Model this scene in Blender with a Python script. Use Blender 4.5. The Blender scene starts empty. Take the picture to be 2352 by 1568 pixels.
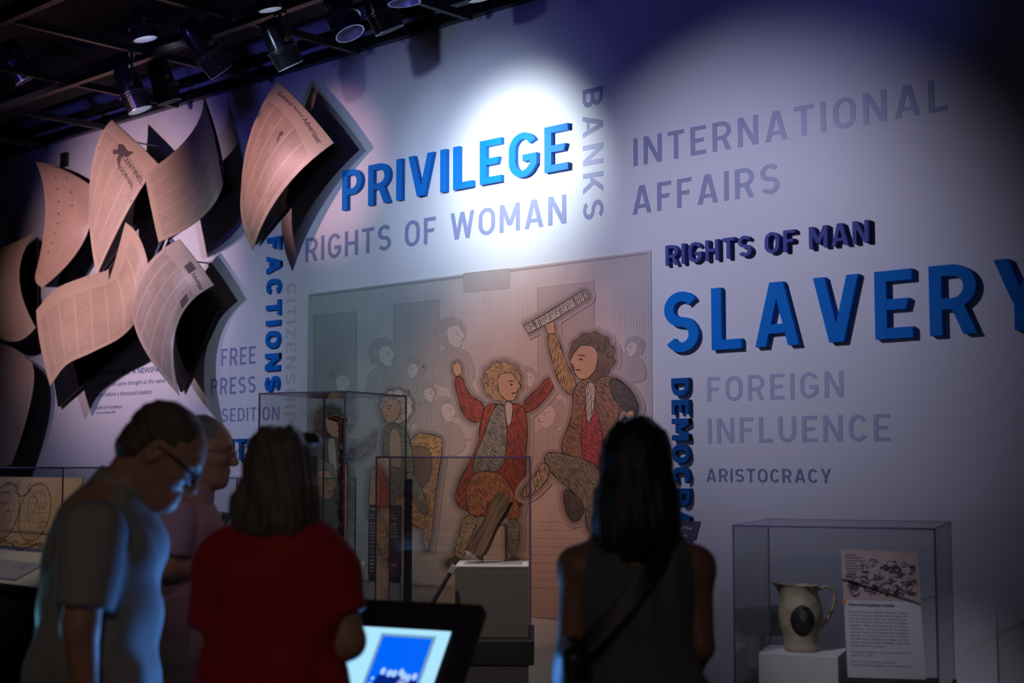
import bpy, bmesh, math, random
import numpy as np
from mathutils import Vector, Matrix

random.seed(7)
sc = bpy.context.scene
C = sc.collection

# ------------------------------------------------------------------ camera
F_PX = 3267.0                       # focal length in pixels of a 2352 px wide frame (50 mm on 36 mm)
CX, CY = 1176.0, 784.0
PITCH = math.atan2(278.0, F_PX)
WALL_D = 5.59                       # distance from the camera to the graphics wall
EYE = 1.60
HEAD = math.radians(46.9)           # wall direction measured from the viewing direction
FWD = Vector((-math.cos(HEAD), math.sin(HEAD), 0.0))
RGT = Vector((math.sin(HEAD), math.cos(HEAD), 0.0))
CAM = Vector((0.0, -WALL_D, EYE))

cam_d = bpy.data.cameras.new('camera')
cam_d.sensor_width = 36.0
cam_d.lens = 36.0 * F_PX / 2352.0
cam_d.clip_start = 0.05
cam_d.clip_end = 100.0
cam_d.dof.use_dof = True
cam_d.dof.focus_distance = 7.3
cam_d.dof.aperture_fstop = 2.1
cam = bpy.data.objects.new('camera', cam_d)
C.objects.link(cam)
_f = (FWD * math.cos(PITCH) + Vector((0, 0, 1)) * math.sin(PITCH)).normalized()
_u = (Vector((0, 0, 1)) * math.cos(PITCH) - FWD * math.sin(PITCH)).normalized()
cam.matrix_world = Matrix(((RGT.x, _u.x, -_f.x, CAM.x), (RGT.y, _u.y, -_f.y, CAM.y),
                           (RGT.z, _u.z, -_f.z, CAM.z), (0, 0, 0, 1)))
sc.camera = cam

# ------------------------------------------------------------------ view, world
sc.view_settings.view_transform = 'Standard'
sc.view_settings.look = 'None'
sc.view_settings.exposure = 0.0
sc.view_settings.gamma = 1.0
sc.view_settings.use_curve_mapping = False
try:
    sc.cycles.use_denoising = True
    sc.cycles.max_bounces = 8
    sc.cycles.transparent_max_bounces = 24
    sc.cycles.sample_clamp_indirect = 4.0
except Exception:
    pass

world = bpy.data.worlds.new('world')
sc.world = world
world.use_nodes = True
_bg = world.node_tree.nodes['Background']
_bg.inputs[0].default_value = (0.20, 0.22, 0.42, 1)
_bg.inputs[1].default_value = 0.020


# ------------------------------------------------------------------ where a pixel lies in the room
def ray(px, py):
    x = px - CX
    y = CY - py
    fw = F_PX * math.cos(PITCH) - y * math.sin(PITCH)
    up = F_PX * math.sin(PITCH) + y * math.cos(PITCH)
    return x / fw, up / fw          # lateral and vertical per unit of forward depth


def K(px, py, depth):
    """point at a forward depth"""
    a, b = ray(px, py)
    return CAM + FWD * depth + RGT * (a * depth) + Vector((0, 0, b * depth))


def W(px, py, d=0.0):
    """point on the plane parallel to the wall, d in front of it"""
    a, b = ray(px, py)
    dy = FWD.y + RGT.y * a
    depth = (WALL_D - d) / dy
    return K(px, py, depth)


def LDH(p):
    """world point -> lateral, depth, height"""
    q = p - CAM
    return q.dot(RGT), q.dot(FWD), p.z


# ------------------------------------------------------------------ lamps
def spot(name, loc, target, watts, col, angle, blend=0.5, size=0.05):
    l = bpy.data.lights.new(name, 'SPOT')
    l.energy = watts
    l.color = col
    l.spot_size = math.radians(angle)
    l.spot_blend = blend
    l.shadow_soft_size = size
    o = bpy.data.objects.new(name, l)
    C.objects.link(o)
    o.location = loc
    o.rotation_euler = (Vector(target) - Vector(loc)).to_track_quat('-Z', 'Y').to_euler()
    return o


# track heads of the show lighting: position, aim, watts, colour, beam angle
def aimed(name, px, py, off, watts, col, angle, d=0.0, blend=1.0, size=0.03):
    """aimed at what stands d in front of the wall at that pixel; off: lamp position relative to it in x, absolute y and z"""
    t = W(px, py, d)
    spot(name, (t.x + off[0], off[1], off[2]), t, watts, col, angle, blend, size)


aimed('key_spot', 1190, 390, (0.05, -0.80, 3.38), 66, (0.86, 0.94, 1.0), 88)
aimed('key_halo_spot', 1110, 430, (-0.1, -1.9, 3.45), 80, (0.60, 0.73, 1.0), 54)
aimed('key_halo_spot', 1020, 480, (-0.1, -2.4, 3.40), 55, (0.52, 0.64, 1.0), 66)
aimed('wash_spot', 1690, 600, (-0.9, -2.6, 3.60), 132, (0.72, 0.69, 1.0), 51, size=.02)
aimed('wash_spot', 1620, 760, (-0.8, -2.7, 3.50), 60, (0.60, 0.62, 1.0), 58, size=.02)
aimed('middle_spot', 800, 760, (0.2, -3.2, 3.55), 105, (0.58, 0.72, 1.0), 64)
aimed('mural_spot', 1190, 980, (0.2, -3.1, 3.7), 230, (1.0, 0.50, 0.32), 34)
aimed('mural_spot', 930, 1150, (0.3, -3.3, 3.6), 70, (1.0, 0.80, 0.58), 32)
aimed('paper_spot', 240, 580, (1.0, -3.6, 3.55), 450, (1.0, 0.65, 0.78), 45, d=.3)
aimed('sheet_spot', 645, 380, (-0.3, -2.9, 3.45), 190, (1.0, 0.50, 0.56), 24, d=.35)
aimed('left_spot', 360, 960, (1.2, -3.2, 3.5), 170, (0.58, 0.56, 1.0), 58)
for _px, _w in ((300, 26), (640, 26), (1150, 20), (1750, 20)):
    aimed('blue_spot', _px, 1062 - (_px + 2325) * .28, (0.9, -2.6, 3.3), _w, (0.16, 0.14, 1.0), 56, size=.1)
aimed('pitcher_spot', 1930, 1400, (0.0, -3.4, 3.6), 165, (0.80, 0.79, 1.0), 17, d=.8)
aimed('fragment_spot', 1120, 1240, (0.2, -2.2, 3.6), 220, (1.0, 0.86, 0.76), 19, d=1.5)
aimed('map_spot', 80, 1200, (0.6, -3.6, 3.6), 110, (1.0, 0.84, 0.72), 24, d=1.4)
aimed('cane_spot', 840, 1200, (0.4, -3.4, 3.6), 100, (1.0, 0.90, 0.82), 19, d=1.3)
# unseen house lights added as fill on the visitors, and the cool light of another screen at the left
spot('house_fill_spot', (1.2, -8.0, 3.9), K(560, 1350, 3.5), 76, (1.0, 0.74, 0.56), 40, 1.0, 0.2)
spot('house_fill_spot', (2.2, -7.4, 3.9), K(1480, 1350, 3.7), 22, (0.80, 0.90, 1.0), 34, 1.0, 0.2)
spot('house_fill_spot', (-1.2, -4.6, 3.9), K(440, 1250, 4.9), 26, (1.0, 0.80, 0.80), 22, 1.0, 0.1)
spot('side_screen_light', K(-420, 1500, 4.7), K(120, 1400, 3.6), 10, (0.16, 0.62, 0.85), 70, 1.0, 0.15)


# ------------------------------------------------------------------ objects
def thing(name, label, cat, loc=(0, 0, 0), rotz=0.0, group=None):
    o = bpy.data.objects.new(name, None)
    o.empty_display_size = 0.1
    C.objects.link(o)
    o.location = loc
    o.rotation_euler = (0, 0, rotz)
    o['label'] = label
    o['category'] = cat
    if group:
        o['group'] = group
    return o


def tag(o, label=None, cat=None, group=None, kind=None):
    if label:
        o['label'] = label
    if cat:
        o['category'] = cat
    if group:
        o['group'] = group
    if kind:
        o['kind'] = kind
    return o


class MB:
    """collects shapes of ONE mesh object (coordinates are world coordinates)"""

    def __init__(self):
        self.v = []
        self.f = []
        self.m = []
        self.uv = {}

    def add(self, verts, faces, mi=0):
        b = len(self.v)
        self.v += [tuple(p) for p in verts]
        for f in faces:
            self.f.append(tuple(b + i for i in f))
            self.m.append(mi)
        return b

    def box(self, o, ex, ey, ez, mi=0):
        """box from corner o along three edge vectors"""
        o, ex, ey, ez = Vector(o), Vector(ex), Vector(ey), Vector(ez)
        p = [o, o + ex, o + ex + ey, o + ey, o + ez, o + ex + ez, o + ex + ey + ez, o + ey + ez]
        fs = [(0, 3, 2, 1), (4, 5, 6, 7), (0, 1, 5, 4), (1, 2, 6, 5), (2, 3, 7, 6), (3, 0, 4, 7)]
        if ex.cross(ey).dot(ez) < 0:
            fs = [f[::-1] for f in fs]
        self.add(p, fs, mi)

    def cbox(self, c, ex, ey, ez, mi=0):
        c, ex, ey, ez = Vector(c), Vector(ex), Vector(ey), Vector(ez)
        self.box(c - ex / 2 - ey / 2 - ez / 2, ex, ey, ez, mi)

    def prism(self, pts, off, mi=0):
        """closed outline extruded by the vector off"""
        pts = [Vector(p) for p in pts]
        off = Vector(off)
        n = len(pts)
        nrm = Vector((0, 0, 0))
        for i in range(n):
            nrm += pts[i].cross(pts[(i + 1) % n])
        if nrm.dot(off) < 0:
            pts = pts[::-1]
        b = pts + [p + off for p in pts]
        fs = [tuple(range(n))[::-1], tuple(range(n, 2 * n))]
        for i in range(n):
            j = (i + 1) % n
            fs.append((i, j, n + j, n + i))
        self.add(b, fs, mi)

    def tube(self, pts, rad, n=10, caps=True, mi=0):
        pts = [Vector(p) for p in pts]
        if not isinstance(rad, (list, tuple)):
            rad = [rad] * len(pts)
        up = None
        rings = []
        for i, p in enumerate(pts):
            a = pts[max(i - 1, 0)]
            b = pts[min(i + 1, len(pts) - 1)]
            t = (b - a).normalized()
            if up is None:
                up = t.orthogonal().normalized()
            else:
                up = (up - t * up.dot(t))
                up = up.normalized() if up.length > 1e-6 else t.orthogonal().normalized()
            s = t.cross(up)
            rings.append([p + (up * math.cos(2 * math.pi * k / n) + s * math.sin(2 * math.pi * k / n)) * rad[i]
                          for k in range(n)])
        vs = [q for r in rings for q in r]
        fs = []
        for i in range(len(rings) - 1):
            for k in range(n):
                k2 = (k + 1) % n
                fs.append((i * n + k, i * n + k2, (i + 1) * n + k2, (i + 1) * n + k))
        if caps:
            fs.append(tuple(range(n))[::-1])
            fs.append(tuple(range((len(rings) - 1) * n, len(rings) * n)))
        self.add(vs, fs, mi)

    def lathe(self, prof, o, axis, n=24, caps=True, mi=0, mis=None):
        """profile of (radius, height along axis)"""
        o = Vector(o)
        axis = Vector(axis).normalized()
        e1 = axis.orthogonal().normalized()
        e2 = axis.cross(e1)
        vs = []
        for r, h in prof:
            for k in range(n):
                a = 2 * math.pi * k / n
                vs.append(o + axis * h + (e1 * math.cos(a) + e2 * math.sin(a)) * r)
        b = len(self.v)
        fs = []
        for i in range(len(prof) - 1):
            for k in range(n):
                k2 = (k + 1) % n
                fs.append((i * n + k, i * n + k2, (i + 1) * n + k2, (i + 1) * n + k))
        if caps:
            fs.append(tuple(range(n))[::-1])
            fs.append(tuple(range((len(prof) - 1) * n, len(prof) * n)))
        self.add(vs, fs, mi)

    def build(self, name, mats, parent=None, smooth=False, origin=None, bevel=0.0):
        me = bpy.data.meshes.new(name)
        if origin is None:
            origin = parent.matrix_basis.translation if parent is not None else None
        vs = self.v
        if parent is not None:
            inv = world_of(parent).inverted()
            vs = [tuple(inv @ Vector(p)) for p in vs]
            loc = None
        else:
            a = np.array(vs)
            c = (a.min(0) + a.max(0)) / 2
            c[2] = a[:, 2].min()
            vs = [tuple(p - c) for p in a]
            loc = c
        me.from_pydata(vs, [], self.f)
        if not isinstance(mats, (list, tuple)):
            mats = [mats]
        for m in mats:
            me.materials.append(m)
        me.polygons.foreach_set('material_index', self.m)
        if smooth:
            me.polygons.foreach_set('use_smooth', [True] * len(me.polygons))
            try:
                me.set_sharp_from_angle(angle=math.radians(40 if smooth is True else smooth))
            except Exception:
                pass
        me.update()
        o = bpy.data.objects.new(name, me)
        C.objects.link(o)
        if parent is not None:
            o.parent = parent
        else:
            o.location = loc
        if bevel > 0:
            bv = o.modifiers.new('bevel', 'BEVEL')
            bv.width = bevel
            bv.segments = 2
            bv.limit_method = 'ANGLE'
            bv.angle_limit = math.radians(50)
        return o


def world_of(o):
    m = Matrix.LocRotScale(o.location, o.rotation_euler, o.scale)
    return world_of(o.parent) @ m if o.parent is not None else m


def set_uv(o, uvs):
    """uvs: one (u, v) per vertex"""
    me = o.data
    lay = me.uv_layers.new(name='UVMap')
    idx = np.zeros(len(me.loops), dtype=np.int32)
    me.loops.foreach_get('vertex_index', idx)
    arr = np.array(uvs, dtype=np.float32)[idx]
    lay.data.foreach_set('uv', arr.ravel())


def grid_mesh(P, uvs, thick_vec, name, mats, parent, smooth=True):
    """sheet from a grid of points P[i][j]; thick_vec(i,j) = offset to the back surface"""
    n, m = len(P), len(P[0])
    mb = MB()
    front = [P[i][j] for i in range(n) for j in range(m)]
    back = [P[i][j] + thick_vec for i in range(n) for j in range(m)]
    uv = [uvs[i][j] for i in range(n) for j in range(m)]
    N = n * m
    fs, mi = [], []
    for i in range(n - 1):
        for j in range(m - 1):
            a, b, c, d = i * m + j, i * m + j + 1, (i + 1) * m + j + 1, (i + 1) * m + j
            fs.append((a, d, c, b)); mi.append(0)
            fs.append((N + a, N + b, N + c, N + d)); mi.append(1)
    rim = ([(0, j) for j in range(m)] + [(i, m - 1) for i in range(1, n)] +
           [(n - 1, j) for j in range(m - 2, -1, -1)] + [(i, 0) for i in range(n - 2, 0, -1)])
    rim = [i * m + j for i, j in rim]
    for k in range(len(rim)):
        a, b = rim[k], rim[(k + 1) % len(rim)]
        fs.append((a, b, N + b, N + a)); mi.append(2)
    mb.v = [tuple(p) for p in front + back]
    mb.f = fs
    mb.m = mi
    o = mb.build(name, mats, parent, smooth=smooth)
    set_uv(o, uv + uv)
    return o


# ------------------------------------------------------------------ materials
MATS = {}


def mat(name, col, rough=0.6, metal=0.0, spec=0.5, bump=None, var=None, emit=None, sheen=0.0, coat=0.0):
    """plain surface; bump = (scale, strength), var = (scale, amount) colour variation of the thing itself"""
    if name in MATS:
        return MATS[name]
    m = bpy.data.materials.new(name)
    m.use_nodes = True
    nt = m.node_tree
    b = nt.nodes['Principled BSDF']
    b.inputs['Base Color'].default_value = (*col, 1)
    b.inputs['Roughness'].default_value = rough
    b.inputs['Metallic'].default_value = metal
    b.inputs['Specular IOR Level'].default_value = spec
    if sheen:
        b.inputs['Sheen Weight'].default_value = sheen
    if coat:
        b.inputs['Coat Weight'].default_value = coat
    tc = None
    if bump or var:
        tc = nt.nodes.new('ShaderNodeTexCoord')
    if var:
        n = nt.nodes.new('ShaderNodeTexNoise')
        n.inputs['Scale'].default_value = var[0]
        n.inputs['Detail'].default_value = 5
        nt.links.new(tc.outputs['Object'], n.inputs['Vector'])
        mx = nt.nodes.new('ShaderNodeMix')
        mx.data_type = 'RGBA'
        mx.inputs['A'].default_value = (*[c * (1 - var[1]) for c in col], 1)
        mx.inputs['B'].default_value = (*[min(1, c * (1 + var[1])) for c in col], 1)
        nt.links.new(n.outputs['Fac'], mx.inputs['Factor'])
        nt.links.new(mx.outputs['Result'], b.inputs['Base Color'])
    if bump:
        n = nt.nodes.new('ShaderNodeTexNoise')
        n.inputs['Scale'].default_value = bump[0]
        n.inputs['Detail'].default_value = 3
        nt.links.new(tc.outputs['Object'], n.inputs['Vector'])
        bp = nt.nodes.new('ShaderNodeBump')
        bp.inputs['Strength'].default_value = bump[1]
        bp.inputs['Distance'].default_value = 0.01
        nt.links.new(n.outputs['Fac'], bp.inputs['Height'])
        nt.links.new(bp.outputs['Normal'], b.inputs['Normal'])
    if emit:
        b.inputs['Emission Color'].default_value = (*emit[0], 1)
        b.inputs['Emission Strength'].default_value = emit[1]
    MATS[name] = m
    return m


def acrylic(name, tint, refl_rough=0.02, ior=1.49, boost=1.0):
    """thin clear sheet: straight-through transmission plus a Fresnel reflection"""
    m = bpy.data.materials.new(name)
    m.use_nodes = True
    nt = m.node_tree
    nt.nodes.remove(nt.nodes['Principled BSDF'])
    out = nt.nodes['Material Output']
    tr = nt.nodes.new('ShaderNodeBsdfTransparent')
    tr.inputs['Color'].default_value = (*tint, 1)
    gl = nt.nodes.new('ShaderNodeBsdfGlossy')
    gl.inputs['Roughness'].default_value = refl_rough
    lw = nt.nodes.new('ShaderNodeLayerWeight')          # 1 - |cos|, the same from both sides
    lw.inputs['Blend'].default_value = 0.5
    pw = nt.nodes.new('ShaderNodeMath'); pw.operation = 'POWER'; pw.inputs[1].default_value = 4.0
    nt.links.new(lw.outputs['Facing'], pw.inputs[0])
    fr = nt.nodes.new('ShaderNodeMath'); fr.operation = 'MULTIPLY_ADD'
    fr.inputs[1].default_value = 0.85 * boost
    fr.inputs[2].default_value = 0.035 * boost
    nt.links.new(pw.outputs[0], fr.inputs[0])
    mx = nt.nodes.new('ShaderNodeMixShader')
    nt.links.new(fr.outputs[0], mx.inputs['Fac'])
    nt.links.new(tr.outputs['BSDF'], mx.inputs[1])
    nt.links.new(gl.outputs['BSDF'], mx.inputs[2])
    nt.links.new(mx.outputs['Shader'], out.inputs['Surface'])
    return m


# ------------------------------------------------------------------ small print
def text_mesh(s, bold=0.0):
    """verts (x, y with cap height 1) and faces of a line of text"""
    cu = bpy.data.curves.new('line', 'FONT')
    cu.body = s
    cu.size = 1.0
    cu.offset = bold
    cu.resolution_u = 2
    o = bpy.data.objects.new('line', cu)
    C.objects.link(o)
    dg = bpy.context.evaluated_depsgraph_get()
    ev = o.evaluated_get(dg)
    me = ev.to_mesh()
    vs = [(v.co.x / 0.729, v.co.y / 0.729) for v in me.vertices]
    fs = [tuple(p.vertices) for p in me.polygons]
    ev.to_mesh_clear()
    bpy.data.objects.remove(o)
    bpy.data.curves.remove(cu)
    return vs, fs


def print_lines(mb, lines, o, ex, ey, nrm, mi=0):
    """lines: (text, x, y, cap height, width or None, bold) in the frame o, ex, ey (unit vectors)"""
    o, ex, ey, nrm = Vector(o), Vector(ex), Vector(ey), Vector(nrm)
    for s, x, y, h, wd, bold in lines:
        vs, fs = text_mesh(s, bold)
        if not vs:
            continue
        w = max(v[0] for v in vs)
        sx = (wd / w) if wd else h * 0.85
        pts = [o + ex * (x + v[0] * sx) + ey * (y + v[1] * h) + nrm for v in vs]
        n = (pts[fs[0][1]] - pts[fs[0][0]]).cross(pts[fs[0][2]] - pts[fs[0][1]])
        if n.dot(nrm) < 0:
            fs = [f[::-1] for f in fs]
        mb.add(pts, fs, mi)


# ================================================================== THE ROOM
CEIL = 4.10
XL = W(-190, 380).x                    # left corner of the graphics wall
XR = W(2352, 700).x + 1.6
Y_FRONT = -8.2
M_WALL = mat('wall_paint', (0.74, 0.75, 0.77), rough=0.42, spec=0.35, bump=(420, 0.06))
M_DARKWALL = mat('dark_blue_wall_paint', (0.10, 0.11, 0.18), rough=0.7)
M_CEIL = mat('ceiling_black', (0.012, 0.012, 0.014), rough=0.9)
M_FLOOR = mat('carpet_dark', (0.035, 0.034, 0.04), rough=0.95, bump=(300, 0.4))
M_TRACK = mat('track_black_metal', (0.028, 0.028, 0.032), rough=0.38, metal=0.4)


def structure(name, mb, m, bevel=0):
    o = mb.build(name, m, None, bevel=bevel)
    o['kind'] = 'structure'
    return o


mb = MB(); mb.box((XL - 0.2, 0, 0), (XR - XL + 0.2, 0, 0), (0, 0.15, 0), (0, 0, CEIL + 0.35)); structure('wall_back', mb, M_WALL)
mb = MB(); mb.box((XL - 0.2, Y_FRONT, 0), (0.2, 0, 0), (0, -Y_FRONT, 0), (0, 0, CEIL + 0.35)); structure('wall_left', mb, M_DARKWALL)
mb = MB(); mb.box((XL - 0.2, Y_FRONT, -0.1), (XR - XL + 0.2, 0, 0), (0, -Y_FRONT + 0.15, 0), (0, 0, 0.1)); structure('floor', mb, M_FLOOR)
mb = MB(); mb.box((XL - 0.2, Y_FRONT, CEIL + 0.35), (XR - XL + 0.2, 0, 0), (0, -Y_FRONT + 0.15, 0), (0, 0, 0.1)); structure('ceiling', mb, M_CEIL)
mb = MB(); mb.box((XL, -0.012, 0), (XR - XL, 0, 0), (0, 0.012, 0), (0, 0, 0.10)); structure('baseboard_back', mb, M_CEIL)
# black edge profile that closes the wall against the open ceiling grid
mb = MB()
mb.box((XL, -0.05, CEIL), (XR - XL, 0, 0), (0, 0.05, 0), (0, 0, 0.07))
mb.box((XL, -0.10, CEIL + 0.10), (XR - XL, 0, 0), (0, 0.04, 0), (0, 0, 0.05))
structure('trim_1', mb, M_TRACK)


# ================================================================== LETTERING ON THE WALL
def _arc(cx, cy, rx, ry, a0, a1, n=10):
    return [(cx + rx * math.cos(math.radians(a0 + (a1 - a0) * k / n)),
             cy + ry * math.sin(math.radians(a0 + (a1 - a0) * k / n))) for k in range(n + 1)]


GW = dict(A=.66, B=.58, C=.58, D=.60, E=.50, F=.48, G=.62, H=.60, I=0, K=.60, L=.47, M=.74, N=.62, O=.62,
          P=.56, R=.59, S=.57, T=.54, U=.60, V=.64, W=.92, Y=.62, Z=.54)


def glyph(ch, w):
    """closed outlines and ribbons of one capital, height 1: returns width, polygons, ribbons, rings"""
    Wd = GW[ch] if ch != 'I' else w
    a = w / 2
    P, R, Q = [], [], []

    def rect(x0, y0, x1, y1):
        P.append([(x0, y0), (x1, y0), (x1, y1), (x0, y1)])

    def para(xb, yb, xt, yt):
        s = (xt - xb) / (yt - yb)
        h = a * math.sqrt(1 + s * s)
        P.append([(xb - h, yb), (xb + h, yb), (xt + h, yt), (xt - h, yt)])

    def edge_off(dx, dy):
        return a * math.sqrt(1 + (dx / dy) ** 2)

    if ch == 'I':
        rect(0, 0, w, 1)
    elif ch == 'L':
        rect(0, 0, w, 1); rect(w, 0, Wd, w)
    elif ch == 'T':
        rect(0, 1 - w, Wd, 1); rect(Wd / 2 - a, 0, Wd / 2 + a, 1 - w)
    elif ch == 'H':
        rect(0, 0, w, 1); rect(Wd - w, 0, Wd, 1); rect(w, .5 - a, Wd - w, .5 + a)
    elif ch in 'EF':
        rect(0, 0, w, 1); rect(w, 1 - w, Wd, 1)
        P.append([(w, .5 - a), (Wd - .09, .5 - a), (Wd - .05, .5 + a), (w, .5 + a)])
        if ch == 'E':
            rect(w, 0, Wd, w)
    elif ch == 'A':
        d = edge_off(Wd / 2 - .08, 1)
        para(d, 0, Wd / 2 - .02, 1); para(Wd - d, 0, Wd / 2 + .02, 1)
        rect(.17, .2, Wd - .17, .2 + w * .9)
    elif ch == 'V':
        d = edge_off(Wd / 2 - .08, 1)
        para(Wd / 2 - .02, 0, d, 1); para(Wd / 2 + .02, 0, Wd - d, 1)
    elif ch == 'W':
        d = edge_off(.18, 1); q = Wd * .27
        para(q, 0, d, 1); para(q, 0, Wd / 2, 1); para(Wd - q, 0, Wd / 2, 1); para(Wd - q, 0, Wd - d, 1)
    elif ch == 'M':
        rect(0, 0, w, 1); rect(Wd - w, 0, Wd, 1)
        para(Wd / 2, .22, edge_off(.3, .78), 1); para(Wd / 2, .22, Wd - edge_off(.3, .78), 1)
    elif ch == 'N':
        rect(0, 0, w, 1); rect(Wd - w, 0, Wd, 1)
        d = edge_off(Wd - 2 * w, 1); para(Wd - d, 0, d, 1)
    elif ch == 'Z':
        rect(0, 1 - w, Wd, 1); rect(0, 0, Wd, w)
        d = edge_off(.4, 1) + .02; para(d, w * .6, Wd - d, 1 - w * .6)
    elif ch == 'K':
        rect(0, 0, w, 1)
        d = edge_off(.4, .6); para(w + .02, .36, Wd - d + .02, 1); para(Wd - d + .03, 0, w + .13, .56)
    elif ch == 'Y':
        d = edge_off(Wd / 2 - .1, .6)
        rect(Wd / 2 - a, 0, Wd / 2 + a, .42)
        para(Wd / 2 - .01, .38, d, 1); para(Wd / 2 + .01, .38, Wd - d, 1)
    elif ch == 'O':
        rx, ry = Wd / 2 - a, .30
        Q.append(_arc(Wd / 2, 1 - a - ry, rx, ry, 0, 180, 14) + _arc(Wd / 2, a + ry, rx, ry, 180, 360, 14))
    elif ch in 'CG':
        rx, ry = Wd / 2 - a, .30
        top = _arc(Wd / 2, 1 - a - ry, rx, ry, 28, 180, 12)
        if ch == 'C':
            R.append(top + _arc(Wd / 2, a + ry, rx, ry, 180, 332, 12))
        else:
            R.append(top + _arc(Wd / 2, a + ry, rx, ry, 180, 315, 10) + [(Wd - a, .27), (Wd - a, .50)])
            rect(Wd * .5, .5 - w, Wd - w, .5)
    elif ch == 'S':
        rx, ry = Wd / 2 - a, (1 - w) / 4
        R.append(_arc(Wd / 2, 1 - a - ry, rx, ry, 30, 262, 14) + _arc(Wd / 2, a + ry, rx, ry, 82, -150, 14))
    elif ch == 'D':
        rect(0, 0, w, 1)
        rx, ry = .27, .27
        R.append([(w, 1 - a)] + _arc(Wd - a - rx, 1 - a - ry, rx, ry, 90, 0, 8) + _arc(Wd - a - rx, a + ry, rx, ry, 0, -90, 8) + [(w, a)])
    elif ch in 'PRB':
        rect(0, 0, w, 1)
        yb = .44 if ch != 'B' else .49
        ry = (1 - a - yb) / 2
        rx = ry * .95
        R.append([(w, 1 - a)] + _arc(Wd - a - rx - (.03 if ch == 'B' else 0), 1 - a - ry, rx, ry, 90, -90, 12) + [(w, yb)])
        if ch == 'R':
            d = edge_off(.2, .44); para(Wd - d, 0, Wd * .58, yb)
        if ch == 'B':
            ry = (yb - a) / 2 + .0
            R.append([(w, yb)] + _arc(Wd - a - ry, a + ry, ry, ry, 90, -90, 12) + [(w, a)])
    elif ch == 'U':
        rx, ry = Wd / 2 - a, .30
        R.append([(a, 1)] + _arc(Wd / 2, a + ry, rx, ry, 180, 360, 14) + [(Wd - a, 1)])
    return Wd, P, R, Q


def add_glyph(mb, ch, w, fn, out, depth, mi=0):
    """fn: glyph coords -> world point on the back plane; out: unit vector towards the viewer"""
    Wd, P, R, Q = glyph(ch, w)
    a = w / 2
    k = 0
    for poly in P:
        mb.prism([fn(x, y) for x, y in poly], out * (depth - k * 0.0002), mi); k += 1
    for line, closed in [(r, False) for r in R] + [(q, True) for q in Q]:
        n = len(line)
        if closed:
            keep = []
            for p in line:
                if not keep or math.dist(p, keep[-1]) > 1e-4:
                    keep.append(p)
            line = keep
            n = len(line)
        Lf, Rt = [], []
        for i, p in enumerate(line):
            p0 = line[i - 1] if (closed or i > 0) else line[i]
            p1 = line[(i + 1) % n] if (closed or i < n - 1) else line[i]
            tx, ty = p1[0] - p0[0], p1[1] - p0[1]
            l = math.hypot(tx, ty) or 1
            nx, ny = -ty / l, tx / l
            Lf.append((p[0] + nx * a, p[1] + ny * a)); Rt.append((p[0] - nx * a, p[1] - ny * a))
        d = out * (depth - k * 0.0002); k += 1
        A = [fn(*p) for p in Lf]; B = [fn(*p) for p in Rt]
        vs = A + B + [p + d for p in A] + [p + d for p in B]
        fs = []
        m = n if closed else n - 1
        ref = (vs[(1) % n] - vs[0]).cross(vs[n] - vs[0])
        flip = ref.dot(out) < 0
        for i in range(m):
            j = (i + 1) % n
            q = [(2 * n + i, 2 * n + j, 3 * n + j, 3 * n + i), (i, n + i, n + j, j),
                 (i, j, 2 * n + j, 2 * n + i), (n + j, n + i, 3 * n + i, 3 * n + j)]
            fs += [t[::-1] for t in q] if flip else q
        if not closed:
            q = [(0, 2 * n, 3 * n, n), (n - 1, 2 * n - 1, 4 * n - 1, 3 * n - 1)]
            fs += q
        mb.add(vs, fs, mi)
    return Wd


def layout(word, w, track=0.17, space=0.42):
    x = 0.0
    out = []
    for ch in word:
        if ch == ' ':
            x += space; continue
        wd = GW[ch] if ch != 'I' else w
        out.append((ch, x)); x += wd + track
    return out, x - track


OUT = Vector((0, -1, 0))
ORD = ['first', 'second', 'third', 'fourth']


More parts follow.
